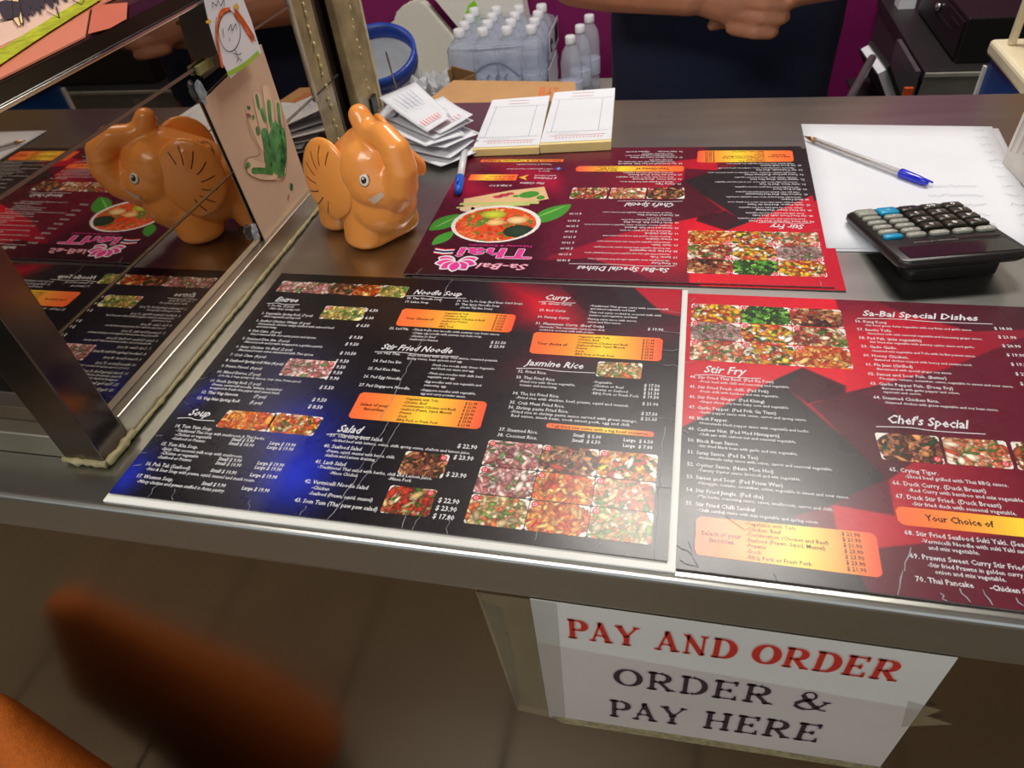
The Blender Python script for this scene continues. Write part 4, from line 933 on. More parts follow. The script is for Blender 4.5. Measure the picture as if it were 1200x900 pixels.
# local: x right, y towards the camera negative; surface rises towards the camera
def face(u, v, h=0): return Mc @ Vector((u, -v, .012 + math.tan(tilt) * v + h))
bm = bmesh.new()
def rr(x0, x1, y0, y1, r, k=5):
    P_ = []
    for cx_, cy_, a0 in ((x1 - r, y1 - r, 0), (x0 + r, y1 - r, 90), (x0 + r, y0 + r, 180), (x1 - r, y0 + r, 270)):
        for i in range(k + 1): a = R_(a0 + 90 * i / k); P_.append((cx_ + r * math.cos(a), cy_ + r * math.sin(a)))
    return P_
def rings(bm, rl):
    RR = [[bm.verts.new(v) for v in r] for r in rl]; n = len(RR[0])
    for a, b in zip(RR, RR[1:]):
        for j in range(n): bm.faces.new((a[j], a[(j + 1) % n], b[(j + 1) % n], b[j]))
    bm.faces.new(RR[0][::-1]); bm.faces.new(RR[-1])
o1 = rr(0, W_, 0, L_, .011)
def inset(P_, d): 
    cx_, cy_ = W_ / 2, L_ / 2; return [(cx_ + (x - cx_) * (1 - d / cx_), cy_ + (y - cy_) * (1 - d / cy_)) for x, y in P_]
rings(bm, [[face(u, v, -.010) for u, v in inset(o1, .003)], [face(u, v, -.006) for u, v in o1], [face(u, v, -.002) for u, v in o1], [face(u, v, 0) for u, v in inset(o1, .0022)]])
from_bm('case', bm, BLACK, ca, True)
bm = bmesh.new(); bo = rr(.016, W_ - .014, .058, L_ - .012, .008)
rings(bm, [[(Mc @ Vector((u, -v, .0022))) for u, v in bo], [face(u, v, -.008) for u, v in bo]])
from_bm('battery_base', bm, mat('dark_base', (16, 15, 15), .5), ca, True)
KG, KB, KK = mat('grey_key', (152, 152, 142), .45, 0, .04), mat('blue_key', (10, 150, 196), .4, coat=.2), mat('black_key', (40, 38, 26), .35, coat=.2)
KL = mat('key_lettering', (225, 225, 220), .5)
def key(u0, u1, v0, v1, m, s, h=.0034, r=.002, name='key'):
    bm = bmesh.new(); P_ = rr(u0, u1, v0, v1, r, 3); cx_, cy_ = (u0 + u1) / 2, (v0 + v1) / 2
    ins = [(cx_ + (x - cx_) * .88, cy_ + (y - cy_) * .86) for x, y in P_]
    rings(bm, [[face(*q, -.001) for q in P_], [face(*q, h * .7) for q in P_], [face(*q, h) for q in ins]])
    o = from_bm(name, bm, m, ca, True)
    if s:
        V, F = [], []; text(V, F, s, 0, 0, .0078 if m is KK else .0050, bold=True, sx=1.15)
        w2 = (max(v[0] for v in V) + min(v[0] for v in V)) / 2
        V2 = [face(cx_ - (x - w2), cy_ - (y - .0024), h + .0003) for x, y, _ in V]   # upside down
        mesh('key_symbol', V2, F, KL, o)
cw = .0206
xs = [.006 + i * (cw + .0005) for i in range(5)]
# black number block (three right columns), rows from the far edge
rows = [['.', '00', '0'], ['3', '2', '1'], ['6', '5', '4'], ['9', '8', '7']]
for r_, row in enumerate(rows):
    for c_, s in enumerate(row):
        u = xs[2 + c_]; v = .007 + r_ * .0150; key(u + .0012, u + cw - .0012, v, v + .0122, KK, s)
key(xs[0] + .001, xs[0] + cw - .001, .006, .021, KG, '+'); key(xs[1] + .001, xs[1] + cw - .001, .006, .021, KB, '=')
for r_, (a, b) in enumerate((('-', '+'), ('x', '-'), ('M', 'x'), ('MR', '%'))):
    v = .0245 + r_ * .0118
    key(xs[0] + .001, xs[0] + cw - .002, v, v + .0076, KG, a, .003, .0036); key(xs[1] + .001, xs[1] + cw - .002, v, v + .0076, KG, b, .003, .0036)
for c_, s in enumerate(('', 'C', 'GT', 'M', 'TX')):
    u = xs[c_]; v = .0705; key(u + .001, u + cw - .002, v, v + .0078, KB if c_ == 0 else KG, s, .003, .0036)
V, F = [], []
for i, (s, uu, vv, sz) in enumerate((('ELECTRONIC CALCULATOR', .050, .0900, .0026),)):
    V1 = []; text(V1, F1 := [], s, 0, 0, sz, bold=True, sx=1.2); b_ = len(V); V += [face(uu - x + .018, vv - y, .0003) for x, y, _ in V1]; F += [tuple(a + b_ for a in f) for f in F1]
mesh('printed_lettering', V, F, mat('dim_print', (150, 150, 146), .5), ca)
def plate(n, u0, u1, v0, v1, h, m, **k):
    bm = bmesh.new(); P_ = rr(u0, u1, v0, v1, .002, 3); rings(bm, [[face(*q, -.001) for q in P_], [face(*q, h) for q in P_]]); return from_bm(n, bm, m, ca, **k)
plate('solar_panel', .066, .106, .082, .089, .0004, mat('solar_dark', (46, 40, 36), .25), label='dark solar strip')
plate('display_window', .010, .106, .097, .121, .0006, mat('display_glass', (30, 30, 28), .1, coat=.5), label='dark glossy display')

# white card stand at the right edge
cs = empty('card_stand', (.762, .52, 0), (0, 0, R_(6)), label='upright white printed card stand cut by the right edge of the photo', cat='card stand')
box('card', (0, -.075, .0005), (.030, .055, .16), mat('stand_white', (206, 200, 192), .6), cs, bev=.002, M=Matrix.Rotation(R_(2), 4, 'Y'))
V, F = [], []
for i in range(9):
    ribbon(V, F, [(-.0006, .045 - i * .0125, .018 + (i % 3) * .004), (.0035, .045 - i * .0125, .13 - (i % 4) * .012)], .0016, (1, 0, 0))
mesh('printed_lines', V, F, mat('beige_print', (176, 164, 150), .7), cs)

# ------------------------------------------------------------ sign on the counter front
SY = -.0102
sg = empty('paper_sign', (.327, -.0105, -.244), label='white paper sign reading PAY AND ORDER taped to the counter front', cat='sign')
def sl(name, P_, m, th, y0, **k):
    return slab(name, [Vector((x - .327, y0, z + .244)) for x, z in P_], th, m, sg, (0, -1, 0), **k)
sl('sheet', [(.326, -.0465), (.5955, -.0465), (.5945, -.2295), (.46, -.236), (.3285, -.2425)], mat('sign_paper', (190, 188, 182), .6, 0, .03, 10, .05, 60), .0006, 0)
sl('lower_sheet', [(.3275, -.108), (.594, -.121), (.5940, -.2290), (.46, -.2355), (.329, -.242)], mat('sign_paper_lower', (176, 168, 162), .55, 0, .05, 10), .0003, -.0007, label='slightly yellowed lower sheet')
def serif(ch):
    S_ = []
    def st_(pts, wd): S_.append((pts, wd))
    def arc(cx, cz, a, b, t0, t1, w0, w1, n=16):
        pts = [(cx + a * math.cos(R_(t0 + (t1 - t0) * i / n)), cz + b * math.sin(R_(t0 + (t1 - t0) * i / n))) for i in range(n + 1)]
        S_.append((pts, [w0 + (w1 - w0) * math.sin(math.pi * i / n) for i in range(n + 1)]))
    T_, t_ = .125, .05
    def ser(x, z, w=.17): st_([(x - w, z), (x + w, z)], .06)
    if ch == 'P' or ch == 'R':
        st_([(.2, 0), (.2, 1)], T_); ser(.2, .03); st_([(.04, .97), (.45, .97)], .06); st_([(.2, .48), (.45, .48)], .06); arc(.45, .725, .26, .245, 90, -90, .06, .16); w = .76
        if ch == 'R': st_([(.42, .48), (.78, .03)], T_); st_([(.68, .03), (.95, .03)], .06); w = .95
    elif ch == 'A': st_([(.16, .0), (.45, 1)], t_); st_([(.43, 1), (.78, 0)], T_); st_([(.25, .33), (.65, .33)], .055); ser(.15, .03, .13); ser(.79, .03, .16); w = .93
    elif ch == 'Y': st_([(.13, .97), (.45, .45)], T_); st_([(.80, .97), (.45, .45)], t_); st_([(.45, .5), (.45, 0)], T_); ser(.45, .03); ser(.13, .97, .14); ser(.80, .97, .12); w = .93
    elif ch == 'N': st_([(.2, 0), (.2, .97)], t_); st_([(.17, .97), (.78, .0)], T_); st_([(.78, 0), (.78, .97)], t_); ser(.2, .03, .13); ser(.78, .97, .13); ser(.13, .97, .1); w = .98
    elif ch == 'D': st_([(.2, 0), (.2, 1)], T_); st_([(.04, .97), (.42, .97)], .06); st_([(.04, .03), (.42, .03)], .06); arc(.42, .5, .38, .47, 90, -90, .06, .17, 22); w = .92
    elif ch == 'O': arc(.46, .5, .38, .46, 90, 270, .07, .17, 22); arc(.46, .5, .38, .46, -90, 90, .07, .17, 22); w = .95
    elif ch == 'E':
        st_([(.2, 0), (.2, 1)], T_); st_([(.04, .97), (.70, .97)], .06); st_([(.04, .03), (.74, .03)], .06); st_([(.2, .51), (.55, .51)], .055); st_([(.70, 1), (.70, .8)], .06); st_([(.74, 0), (.74, .22)], .06); st_([(.55, .40), (.55, .62)], .05); w = .84
    elif ch == 'H': st_([(.2, 0), (.2, 1)], T_); st_([(.78, 0), (.78, 1)], T_); st_([(.2, .51), (.78, .51)], .055); [ser(x, z, .16) for x in (.2, .78) for z in (.03, .97)]; w = 1.0
    elif ch == '&':
        P_ = [(.92, .52), (.80, .30), (.60, .06), (.34, .0), (.12, .10), (.08, .28), (.22, .45), (.42, .56), (.54, .70), (.50, .90), (.36, .98), (.22, .90), (.20, .74), (.34, .54), (.55, .28), (.74, .08), (.98, .03)]
        sp = smoothpts([(a, b, 0) for a, b in P_], 5); n = len(sp); S_.append(([(v.x, v.y) for v in sp], [.07 + .07 * (.3 < i / n < .42 or .72 < i / n < .9 or .18 < i / n < .28) for i in range(n)])); st_([(.78, .52), (1.02, .52)], .05); w = 1.08
    return S_, w
def signtext(s, x0, x1, z0, h, slope, mt, y, wob=0, name='sign_lettering', grow=0, **k):
    tot = sum((.5 if c == ' ' else serif(c)[1] + .1) for c in s); kx = (x1 - x0) / tot; pen_ = 0; V, F = [], []
    for c in s:
        if c == ' ': pen_ += .5; continue
        S_, w = serif(c)
        for pts, wd in S_:
            ws = wd if isinstance(wd, list) else [wd] * len(pts)
            P3 = [Vector(((x0 + (pen_ + a) * kx), 0, z0 + slope * (pen_ + a) * kx + b * h)) for a, b in pts]
            ww = [q_ * (h * .8 + kx * .2) * (1 + wob) + grow for q_ in ws]
            if grow: d = (P3[-1] - P3[0]).normalized() if len(P3) == 2 else Vector(); P3 = ([P3[0] - d * grow / 2, P3[-1] + d * grow / 2] if len(P3) == 2 else P3)
            ribbon(V, F, P3, ww, (0, -1, 0))
        pen_ += w + .1
    V = [Vector((v.x - .327, y, v.z + .244)) for v in V]
    mesh(name, V, F, mt, sg, **k)
RI = mat('sign_red', (168, 36, 26), .5); PI_ = mat('sign_purple_glow', (168, 152, 158), .6); KI = mat('sign_dark_ink', (36, 24, 30), .5); LI = mat('sign_red_outline', (214, 150, 140), .5)
signtext('PAY AND ORDER', .351, .572, -.0925, .0265, .030, LI, -.00115, .2, grow=.0012, label='pale red outline of the first line')
signtext('PAY AND ORDER', .351, .572, -.0925, .0265, .030, RI, -.0013, .2, label='bold red lettering PAY AND ORDER')
signtext('ORDER &', .385, .543, -.1565, .0280, .070, PI_, -.00115, 0, grow=.0026, label='soft purple halo of the dark lettering'); signtext('ORDER &', .385, .543, -.1565, .0280, .070, KI, -.0013, label='dark lettering ORDER &')
signtext('PAY HERE', .381, .545, -.2170, .0310, .105, PI_, -.00115, 0, grow=.0026, label='soft purple halo of the dark lettering'); signtext('PAY HERE', .381, .545, -.2170, .0310, .105, KI, -.0013, label='dark lettering PAY HERE')
TP = mat('yellowed_tape', (190, 172, 130), .2, 0, .15, 40, .1, 60, trans=.14)
def tape(P_, label, m=TP, y=-.0101, th=.0003):
    slab('tape_strip', [Vector((x, y, z)) for x, z in P_], th, m, None, (0, -1, 0), label=label, cat='tape')
tape([(.287, -.0465), (.345, -.0465), (.343, -.243), (.300, -.238)], 'clear tape down the left side of the paper sign', y=-.0116)
tape([(.584, -.110), (.606, -.116), (.600, -.128), (.618, -.134), (.590, -.150)], 'torn clear tape end at the right edge of the paper sign', y=-.0116)
tape([(.330, -.238), (.46, -.231), (.595, -.226), (.594, -.236), (.46, -.243), (.34, -.249)], 'dirty tape along the bottom edge of the paper sign', m=mat('dirty_tape', (150, 140, 104), .5, 0, .4, 200, trans=.7), y=-.0116)
slab('torn_tape_residue', [Vector((x, -.0096, z)) for x, z in ((.2875, -.0475), (.2915, -.066), (.3025, -.068), (.3055, -.14), (.3035, -.19), (.3010, -.237), (.2985, -.225), (.2960, -.165), (.292, -.095), (.2885, -.07))], .0004, mat('black_residue', (40, 34, 28), .7, 0, .8, 150), None, (0, -1, 0), label='dark torn sliver of old tape on the panel left of the paper sign', cat='tape')
# ------------------------------------------------------------ man behind the counter
mx, my = .466, 1.20
pr = empty('person', (mx, my, FZ), label='man in a navy shirt standing behind the counter with clasped hands', cat='person')
bm = bmesh.new()
def PL(x, y, z): return Vector((x - mx, y - my, z - FZ))
# trunk, neck, head
chain(bm, [PL(mx, my + .01, -.06), PL(mx, my, .08), PL(mx, my + .01, .26), PL(mx, my + .015, .40)], [(.150, .100, .09), (.165, .115, .10), (.165, .105, .10), (.15, .09, .06)])
hull(bm, PL(mx, my + .01, .42), .055, PL(mx, my - .01, .53), .05); ball(bm, PL(mx, my - .02, .645), (.075, .095, .115)); ball(bm, PL(mx, my - .05, .585), (.055, .06, .055))
hull(bm, PL(mx, my - .112, .66), .010, PL(mx, my - .128, .625), .015)
for s in (-1, 1):
    ball(bm, PL(mx + s * .077, my - .01, .635), (.012, .02, .032)); hull(bm, PL(mx + s * .018, my - .105, .668), .012, PL(mx + s * .048, my - .095, .67), .010)
    chain(bm, [PL(mx + s * .085, my + .01, -.05), PL(mx + s * .1, my, -.45), PL(mx + s * .1, my + .02, -.80), PL(mx + s * .1, my + .01, -.87)], [.085, .06, .045, .04])
    hull(bm, PL(mx + s * .1, my + .03, -.915), (.04, .045, .035), PL(mx + s * .11, my - .13, -.925), (.042, .05, .025))
hull(bm, PL(mx, my - .108, .592), (.022, .008, .006), PL(mx, my - .104, .586), (.024, .008, .006))
# arms: shoulder - elbow - wrist, forearms level in front of the belly
def arm(s, el, wr):
    chain(bm, [PL(mx + s * .17, my + .02, .37), PL(mx + s * .215, my + .02, .25), PL(*el)], [.055, .048, .042])
    e, w_ = Vector(el), Vector(wr); chain(bm, [PL(*el), PL(*e.lerp(w_, .3)), PL(*e.lerp(w_, .75)), PL(*wr)], [.043, .043, .034, .029])
arm(-1, (.205, 1.08, .094), (.405, .955, .090)); arm(1, (.735, 1.08, .104), (.562, .955, .098))
# clasped hands: one palm over the other, fingers wrapped round
hull(bm, PL(.415, .955, .092), (.022, .020, .030), PL(.475, .945, .080), (.026, .022, .036))
hull(bm, PL(.555, .955, .094), (.022, .020, .028), PL(.500, .952, .084), (.026, .022, .034))
for i in range(4):       # right hand fingers curl over the other hand, towards the camera
    z = .106 - i * .0195; L = (.075, .082, .078, .064)[i]
    chain(bm, [PL(.470, .938, z), PL(.470 + L * .5, .921, z - .003), PL(.470 + L * .85, .926, z - .006), PL(.470 + L * .95, .938, z - .008)], [.0115, .0108, .0098, .0085])
for i in range(4):       # left hand fingers wrap behind
    z = .102 - i * .018; chain(bm, [PL(.495, .965, z), PL(.462, .975, z - .003), PL(.440, .968, z - .005)], [.010, .0095, .0085])
chain(bm, [PL(.435, .945, .114), PL(.462, .930, .126), PL(.492, .926, .124)], [.013, .0115, .010]); chain(bm, [PL(.540, .948, .116), PL(.515, .934, .130), PL(.492, .936, .134)], [.013, .0115, .0095])
fuse('body', bm, .0042, SKIN, pr, 2, .5)
NAVY = mat('navy_shirt', (18, 28, 58), .85, 0, .12, 9, .4, 14)
def loft(name, R, m, n=40, fold=.0, **k):
    bm = bmesh.new(); rl = []
    for z, a, b, dy in R:
        rl.append([PL(mx + a * math.cos(2 * math.pi * j / n) * (1 + fold * math.sin(j * 1.7 + z * 9)), my + dy + b * math.sin(2 * math.pi * j / n) * (1 + fold * math.sin(j * 2.3 + z * 14)), z) for j in range(n)])
    rings(bm, rl); return from_bm(name, bm, m, pr, True, **k)
shirt = loft('shirt', [(-.24, .205, .142, .0), (-.20, .207, .145, 0), (-.12, .205, .142, 0), (-.02, .210, .142, .0), (.08, .206, .140, .005), (.18, .208, .135, .01), (.30, .205, .125, .01), (.38, .185, .105, .012), (.425, .12, .08, .012), (.45, .075, .065, .01)], NAVY, 56, .012)
for s in (-1, 1):
    bm = bmesh.new(); tube(bm, [PL(mx + s * .15, my + .015, .38), PL(mx + s * .205, my + .02, .28), PL(mx + s * .232, my + .02, .19)], [.066, .066, .068], 20); from_bm('sleeve', bm, NAVY, shirt, True)
loft('trousers', [(-.26, .17, .12, 0), (-.2, .175, .125, 0), (-.06, .165, .115, 0), (-.05, .1, .08, 0)], mat('dark_trousers', (22, 22, 28), .85), 40)
for s in (-1, 1):
    bm = bmesh.new(); tube(bm, [PL(mx + s * .088, my, -.2), PL(mx + s * .1, my, -.5), PL(mx + s * .1, my + .02, -.885)], [.1, .078, .062], 20); from_bm('trouser_leg', bm, bpy.data.materials['dark_trousers'], pr, True)
    bm = bmesh.new(); hull(bm, PL(mx + s * .1, my + .03, -.912), (.048, .055, .037), PL(mx + s * .11, my - .14, -.925), (.048, .055, .024)); from_bm('shoe', bm, BLACK, pr, True)
    for nm, r, off, c in (('eye', .013, 0, (230, 226, 220)), ('iris', .006, .0095, (50, 34, 24))):
        bm = bmesh.new(); ball(bm, PL(mx + s * .031, my - .103 - off, .652), (r, r * .8, r * .7), sub=2); from_bm(nm, bm, mat('man_' + nm, c, .2), pr, True)
bm = bmesh.new(); ball(bm, PL(mx, my - .005, .69), (.082, .098, .085)); bm3 = [v for v in bm.verts if v.co.z < .64 - FZ + .02 and v.co.y < -.04]; bmesh.ops.delete(bm, geom=bm3, context='VERTS')
from_bm('hair', bm, mat('dark_hair', (30, 24, 20), .7, 0, .3, 300, .4, 400), pr, True)

# ------------------------------------------------------------ behind the counter, left: low bench with boxes and water
LAM = mat('bench_laminate', (150, 146, 140), .5)
bn = empty('storage_bench', (-.25, 1.52, FZ), label='low storage bench behind the counter carrying the boxes and water bottles', cat='bench')
BZ = -.372
box('bench_top', (-.55, -.21, BZ - FZ - .03), (.50, .43, BZ - FZ - .0008), LAM, bn, bev=.003)
for x in (-.52, .45):
    for y in (-.2, .38): box('leg', (x, y, 0), (x + .04, y + .04, BZ - FZ - .03), CASE, bn)
# water pack
PLA = mat('bottle_plastic', (222, 228, 240), .06, 0, .05, 30, trans=.34); LBL = mat('bottle_label', (190, 200, 220), .5, 0, .15, 60); CAPM = mat('white_cap', (228, 230, 234), .4)
def bottle(parent, name='bottle', **k):
    bm = bmesh.new(); lathe(bm, [(.028, 0), (.032, .006), (.0315, .03), (.030, .036), (.0315, .042), (.032, .09), (.0305, .096), (.032, .102), (.0315, .15), (.026, .178), (.014, .196), (.0125, .205)], 14)
    o = from_bm(name, bm, PLA, parent, True, **k)
    bm = bmesh.new(); lathe(bm, [(.0148, .198), (.0152, .200), (.0152, .216), (.013, .2185), (.005, .219)], 14); from_bm('cap', bm, CAPM, o, True)
    bm = bmesh.new(); lathe(bm, [(.0325, .055), (.0327, .056), (.0327, .1), (.0325, .101)], 14); from_bm('label_band', bm, LBL, o, True)
    return o
wp = empty('water_bottle_pack', (-.240, 1.675, BZ + .002), (0, 0, R_(2)), label='shrink wrapped pack of small clear water bottles with white caps on the bench', cat='water bottles')
b0 = bottle(wp); b0.location = (.033, .033, 0)
for j in range(4):
    for i in range(4):
        if i or j:
            c = copy_tree(b0, wp); c.location = (.033 + i * .0665, .033 + j * .0665 - .0, 0)
bm = bmesh.new(); bbox(bm, (-.003, -.003, 0), (.27, .272, .185), .02, 3)
bmesh.ops.subdivide_edges(bm, edges=bm.edges[:], cuts=5, use_grid_fill=True)
rs = random.Random(3)
for v in bm.verts: v.co += Vector((rs.uniform(-1, 1), rs.uniform(-1, 1), rs.uniform(-1, 1))) * .0022
WRAP = mat('shrink_film', (216, 222, 236), .1, 0, .1, 40, .9, 60, trans=.26)
from_bm('shrink_wrap', bm, WRAP, wp, True)
WL = mat('wrap_print', (208, 210, 214), .5); 
box('wrap_panel', (.272, .04, .01), (.2735, .21, .10), WL, wp, label='pale printed panel of the wrap')
box('barcode_panel', (.272, .08, .112), (.2735, .265, .178), WL, wp, label='printed barcode panel')
bm = bmesh.new()
for i in range(22): bbox(bm, (.2736, .185 + i * .0032, .122), (.2742, .185 + i * .0032 + (.0012, .002, .0016)[i % 3], .168))
from_bm('barcode', bm, BLACK, wp, kind='stuff')
bm = bmesh.new(); tube(bm, [(.2745, .105 + .014 * math.cos(a / 3), .145 + .016 * math.sin(a / 3)) for a in range(17)], .0022, 6); from_bm('round_mark', bm, BLACK, wp)
V, F = [], []
for k in range(5): ribbon(V, F, [(.2738, .13, .16 - k * .007), (.2738, .175, .16 - k * .007)], .002, (1, 0, 0))
mesh('small_print', V, F, INKG, wp)
V, F = [], []; ribbon(V, F, smoothpts([(.06, -.0055, .10), (.10, -.0055, .13), (.15, -.0055, .135), (.20, -.0055, .10)], 6), .006, (0, -1, 0)); 
for x in (.11, .135, .160): ribbon(V, F, smoothpts([(x - .006, -.0058, .075), (x + .004, -.0058, .088), (x - .004, -.0058, .098), (x + .006, -.0058, .108)], 4), .004, (0, -1, 0))
ribbon(V, F, [(.05, -.0055, .06), (.21, -.0055, .055)], .012, (0, -1, 0))
mesh('wrap_logo_print', V, F, mat('grey_blue_print', (120, 130, 160), .5), wp)
# loose bottles beside the pack
for i, (x, y, lb) in enumerate(((.105, 1.66, 'loose water bottle in front of the others beside the wrapped pack'), (.118, 1.75, 'loose water bottle second from the front beside the wrapped pack'), (.131, 1.84, 'rearmost loose water bottle beside the wrapped pack'))):
    o = bottle(None, 'water_bottle', label=lb, cat='bottle', group='loose bottles beside the pack'); o.location = (x, y, BZ); o.scale = (.9, .9, .95)
# polystyrene box lid, broken edge, leaning on the wall
FOAM = mat('polystyrene', (214, 212, 200), .85, 0, .04, 120, .5, 260); LIDM = mat('smooth_foam', (226, 222, 214), .7, 0, .03)
rs = random.Random(6); out = []
key_ = [(425, 47), (440, 44), (450, 33), (462, 26), (464, 14), (478, 5), (487, 2), (497, 6), (545, 62), (550, 75), (540, 120), (430, 125), (428, 80)]
for i in range(len(key_)):
    a, b = key_[i], key_[(i + 1) % len(key_)]; n = 5 if i < 7 else 2
    for k in range(n):
        t = k / n; out.append(at(a[0] + (b[0] - a[0]) * t + rs.uniform(-1, 1) * (i < 7), a[1] + (b[1] - a[1]) * t + rs.uniform(-1.4, 1.4) * (i < 7), 1, 1.965))
slab('polystyrene_sheet', out, .04, FOAM, None, (0, 1, 0), label='broken edged white polystyrene panel leaning by the magenta wall', cat='foam sheet')
bx_ = slab('foam_slab', [at(*q, 1, 1.972) for q in ((505, -6), (520, -40), (600, -60), (620, 40), (616, 118), (570, 118), (562, 62))], .06, LIDM, None, (0, 1, 0), label='smooth white polystyrene slab with a lime green sticker behind the water pack', cat='foam slab')
slab('green_sticker', [at(*q, 1, 1.9715) for q in ((541, 26), (549, 6), (556, 0), (562, 12), (562, 30), (552, 42))], .0008, mat('lime_sticker', (140, 214, 30), .5), bx_, (0, -1, 0))
# clear plastic bag with blue band
BAG = mat('crumpled_plastic', (222, 226, 230), .12, 0, .1, 30, .9, 45, trans=.62)
def blob(name, c, r, seed, m, amp, label, cat_, parent=None, sub=4):
    bm = bmesh.new(); bmesh.ops.create_icosphere(bm, subdivisions=sub, radius=1)
    from mathutils import noise
    for v in bm.verts:
        d = v.co.normalized(); f = 1 + amp * (abs(noise.noise(d * 3 + Vector((seed, 0, 0)))) * 1.6 - .4) + amp * .4 * noise.noise(d * 9 + Vector((0, seed, 0)))
        v.co = Vector((d.x * r[0] * f, d.y * r[1] * f, max(-r[2] * .8, d.z * r[2] * f)))
    o = from_bm(name, bm, m, parent, False, label=label, cat=cat_); o.location = c; return o
bz = -.18
bench2 = empty('side_cabinet', (-.19, 1.14, FZ), label='low steel cabinet close behind the counter holding plastic bags', cat='cabinet')
box('body', (-.20, -.17, 0), (.30, .12, -.20 - FZ), CASE, bench2, bev=.004)
cup = empty('plastic_tub', (-.210, 1.170, -.166), (R_(24), R_(5), 0), label='clear plastic tub with a broad blue band round its rim', cat='tub')
bm = bmesh.new(); n = 40; prof = [(.052, .0), (.058, .002), (.068, .10), (.0685, .10), (.066, .098), (.056, .006)]
lathe(bm, prof[:3] + [(.0700, .150), (.068, .150), (.066, .10), (.056, .006)], 36); from_bm('shell', bm, BAG, cup, True); cup.scale = (1.12, 1.12, 1.05)
bm = bmesh.new()
lathe(bm, [(.0712, .122), (.0722, .122), (.0735, .1515), (.066, .1515), (.0655, .124)], 36)
bmesh.ops.delete(bm, geom=[f for f in bm.faces if len(f.verts) > 4], context='FACES')
from_bm('blue_band', bm, mat('blue_band', (30, 62, 150), .35, 0, .25, 40, .3, 60), cup, True)
blob('plastic_bag', (-.315, 1.04, -.155), (.05, .04, .05), 4, BAG, .35, 'crumpled clear plastic bag under the blue banded tub', 'bag')
blob('plastic_bag', (-.070, 1.05, -.128), (.058, .04, .085), 9, BAG, .4, 'crumpled clear plastic bag beside the open cardboard box', 'bag')
blob('paper_bag', (-.235, .90, -.09), (.09, .06, .07), 14, mat('teal_film', (170, 205, 206), .4, 0, .2, 20, .4, 40), .3, 'pale teal film bundle behind the receipts', 'bag')
# cardboard
CARD = mat('cardboard', (184, 140, 92), .8, 0, .06, 30, .1, 200); CARDD = mat('brown_cardboard', (140, 104, 66), .8, 0, .08, 30, .1, 200)
ob = empty('cardboard_box', (-.165, 1.44, BZ), (0, 0, R_(-34)), label='brown open cardboard box with a black mark behind the flat carton', cat='box')
ob.scale = (.8, .8, 1.2)
box('front_side', (-.055, -.06, 0), (.055, -.056, .15), CARDD, ob); box('rear_side', (-.055, .056, 0), (.055, .06, .16), CARDD, ob); box('left_side', (-.055, -.056, 0), (-.051, .056, .155), CARDD, ob); box('right_side', (.051, -.056, 0), (.055, .056, .155), CARDD, ob); box('bottom', (-.051, -.056, 0), (.051, .056, .003), CARDD, ob)
V, F = [], []; ribbon(V, F, [(-.02, -.0605, .095), (-.015, -.0605, .12), (-.005, -.0605, .10), (.003, -.0605, .12), (.01, -.0605, .098)], .006, (0, -1, 0)); mesh('black_mark', V, F, BLACK, ob)
fc = empty('flat_carton', (0, 0, 0), label='light cardboard carton with red print just behind the back edge of the counter', cat='box')
q = [at(490, 128, 2, -.03), at(532, 96, 2, -.03), at(674, 98, 2, -.03), at(676, 128, 2, -.03)]
slab('lid', q, .003, CARD, fc); slab('carton_body', [v.lerp(sum(q, Vector()) / 4, .03) - Vector((0, 0, .121)) for v in q], .12, CARD, fc)
V, F = [], []
for (a, b) in (((634, 102), (632, 116)), ((638, 102), (636, 116)), ((645, 103), (644, 108)), ((645, 110), (644, 116)), ((652, 103), (652, 115)), ((648, 103), (655, 103)), ((650, 109), (655, 109)), ((640, 109), (646, 109))): ribbon(V, F, [at(*a, 2, -.0265), at(*b, 2, -.0265)], .0035, (0, 0, 1))
mesh('red_marks', V, F, mat('orange_red_print', (214, 106, 60), .7), fc)
# shelf carrying them, below the counter's back edge
sh = empty('back_shelf', (0, .80, FZ), label='narrow steel shelf unit behind the counter under the flat carton', cat='shelf')
box('shelf_board', (-.36, .01, -.17 - FZ), (.29, .165, -.152 - FZ), CASE, sh)
for x in (-.35, .27): box('upright', (x, .01, 0), (x + .015, .16, -.17 - FZ), CASE, sh)

# ------------------------------------------------------------ right: desk, cash drawer, books, dispenser
DT = mat('black_laminate', (38, 36, 37), .45, 0, .05, 30); DS = mat('grey_cabinet', (96, 90, 92), .4, .3, .06)
dk = empty('desk', (.905, 1.45, FZ), label='desk with a black top and grey drawer front at the right behind the counter', cat='desk')
box('desk_top', (0, 0, -.225 - FZ), (.95, .58, -.20 - FZ), DT, dk, bev=.002); box('cabinet_body', (.004, .01, 0), (.9, .57, -.226 - FZ), mat('dark_cabinet', (60, 54, 58), .5), dk)
dr = box('drawer_front', (.003, -.006, -.262 - FZ), (.45, .009, -.212 - FZ), mat('steel_drawer', (140, 138, 128), .4, .5), dk, bev=.001); box('drawer_edge', (.003, -.0075, -.2115 - FZ), (.45, .012, -.2045 - FZ), mat('pale_drawer_edge', (186, 186, 172), .4, .4), dk)
bm = bmesh.new(); tube(bm, [(.122, -.004, -.236 - FZ), (.122, -.010, -.236 - FZ)], .008, 16); from_bm('lock', bm, CASE, dr)
cdw = empty('cash_drawer', (.972, 1.485, -.2), label='black metal cash drawer box with a small chrome lock on the desk', cat='cash drawer')
CB = mat('black_metal', (26, 24, 24), .4, 0, .08, 60)
box('body', (0, 0, 0), (.40, .385, .092), CB, cdw, bev=.003); box('front_plate', (-.004, .012, .008), (.0, .373, .082), CB, cdw, bev=.001); box('slot', (-.006, .07, .044), (-.0035, .24, .050), DARK, cdw)
box('upper_slot', (-.006, .03, .066), (-.0035, .10, .069), DARK, cdw)
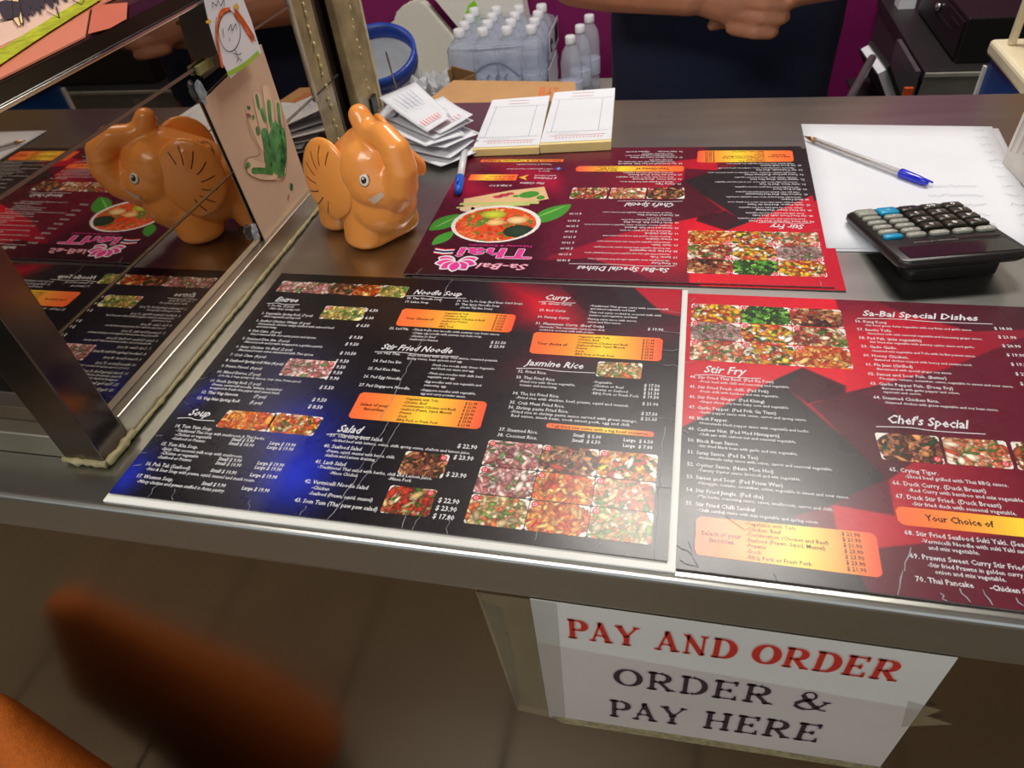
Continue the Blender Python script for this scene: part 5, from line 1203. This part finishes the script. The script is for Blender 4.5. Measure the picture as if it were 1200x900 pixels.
bm = bmesh.new(); tube(bm, [(-.004, .20, .062), (-.012, .20, .062)], .009, 14); from_bm('lock', bm, mat('chrome', (220, 220, 220), .12, 1), cdw, True)
box('white_slip', (.93, 1.90, -.1995), (.97, 1.95, -.17), PAPER, None, label='small white paper standing at the rear of the black desk top', cat='paper')
st_ = empty('folding_stand', (.80, 1.43, FZ), label='folding stand of thin grey tubes left of the desk', cat='stand')
bm = bmesh.new(); a, b = at(1022, 68, 1, 1.50), at(998, 112, 1, 1.36); d = (b - a); tube(bm, [a + Vector((-.80, -1.43, -FZ)), a + d * 4.2 + Vector((-.80, -1.43, -FZ))], .009, 10); from_bm('tube_leg', bm, mat('grey_tube', (128, 124, 128), .35, .6), st_, True)
box('stand_tray', (.0, -.02, -.305 - FZ), (.095, .26, -.298 - FZ), DARK, st_)
bk = empty('book', (.862, 1.50, -.296), (0, R_(-30), R_(4)), label='dark green covered book with white pages wedged beside the desk', cat='book')
box('pages', (.003, -.02, .0), (.022, .15, .092), PAPER, bk); box('cover', (-.001, -.025, 0), (.0028, .152, .096), DARK, bk); box('cover', (.0222, -.025, 0), (.030, .152, .098), mat('dark_green_cover', (22, 40, 32), .35), bk)
box('folder', (.8915, 1.46, -.296), (.9015, 1.68, -.205), mat('grey_folder', (84, 78, 84), .4), None, label='grey folder upright between the green book and the desk', cat='folder')
box('orange_label', (.872, 1.435, -.297), (.890, 1.444, -.232), mat('orange_card', (214, 84, 30), .6), None, label='small orange card under the green book beside the desk', cat='card')

dp_ = empty('drink_dispenser', (.888, .81, FZ), label='cream and blue machine with an amber tank at the right edge', cat='machine')
CRM = mat('cream_plastic', (226, 216, 184), .4, 0, .03); BLU = mat('machine_blue', (14, 70, 138), .4, 0, .05); AMB = mat('amber_tank', (196, 144, 12), .15, 0, .15, 20, coat=.5)
def mb(n, lo, hi, m, **k): return box(n, (lo[0], lo[1], lo[2] - FZ), (hi[0], hi[1], hi[2] - FZ), m, dp_, **k)
mb('stand', (.05, .02, FZ), (.33, .26, -.30), DS); mb('lower_body', (.006, .012, -.30), (.31, .284, -.056), BLU, bev=.008)
mb('white_edge', (.001, .274, -.30), (.0055, .284, -.07), WHITE)
mb('lid', (0, 0, -.055), (.32, .29, -.03), CRM, bev=.007, seg=3)
mb('latch', (-.018, .075, -.118), (.0055, .145, -.064), CRM, bev=.006)
mb('tank', (.034, .03, -.0295), (.30, .25, .17), AMB, bev=.006)
for x, y in ((.016, .015), (.016, .25), (.298, .015)): mb('frame_post', (x, y, -.0295), (x + .011, y + .011, .178), CRM, bev=.002)
mb('frame_top', (.01, .004, .1785), (.32, .28, .195), CRM, bev=.004)

# ------------------------------------------------------------ unidentified orange thing, taken for clothing, given a made-up bag shape, lower left
OR = mat('orange_cloth', (198, 98, 8), .7, 0, .12, 200, .5, 500)
bm = bmesh.new()
K = [((-.285, -.075, -.33), (.030, .022, .025)), ((-.195, -.135, -.68), (.055, .045, .05)), ((-.39, -.085, -.60), (.05, .035, .08)), ((-.34, -.12, -.84), (.10, .07, .09)), ((-.19, -.14, -.84), (.10, .07, .09))]
for i in range(len(K)):
    for j in range(i + 1, len(K)): hull(bm, K[i][0], K[i][1], K[j][0], K[j][1], 3)
hull(bm, (-.29, -.11, -.66), (.10, .05, .12), (-.30, -.12, -.80), (.12, .06, .10), 3)
og = fuse('bag', bm, .008, OR, None, 8, label='unidentified orange cloth thing in a made-up bag shape against the counter front, bottom left corner', cat='bag')
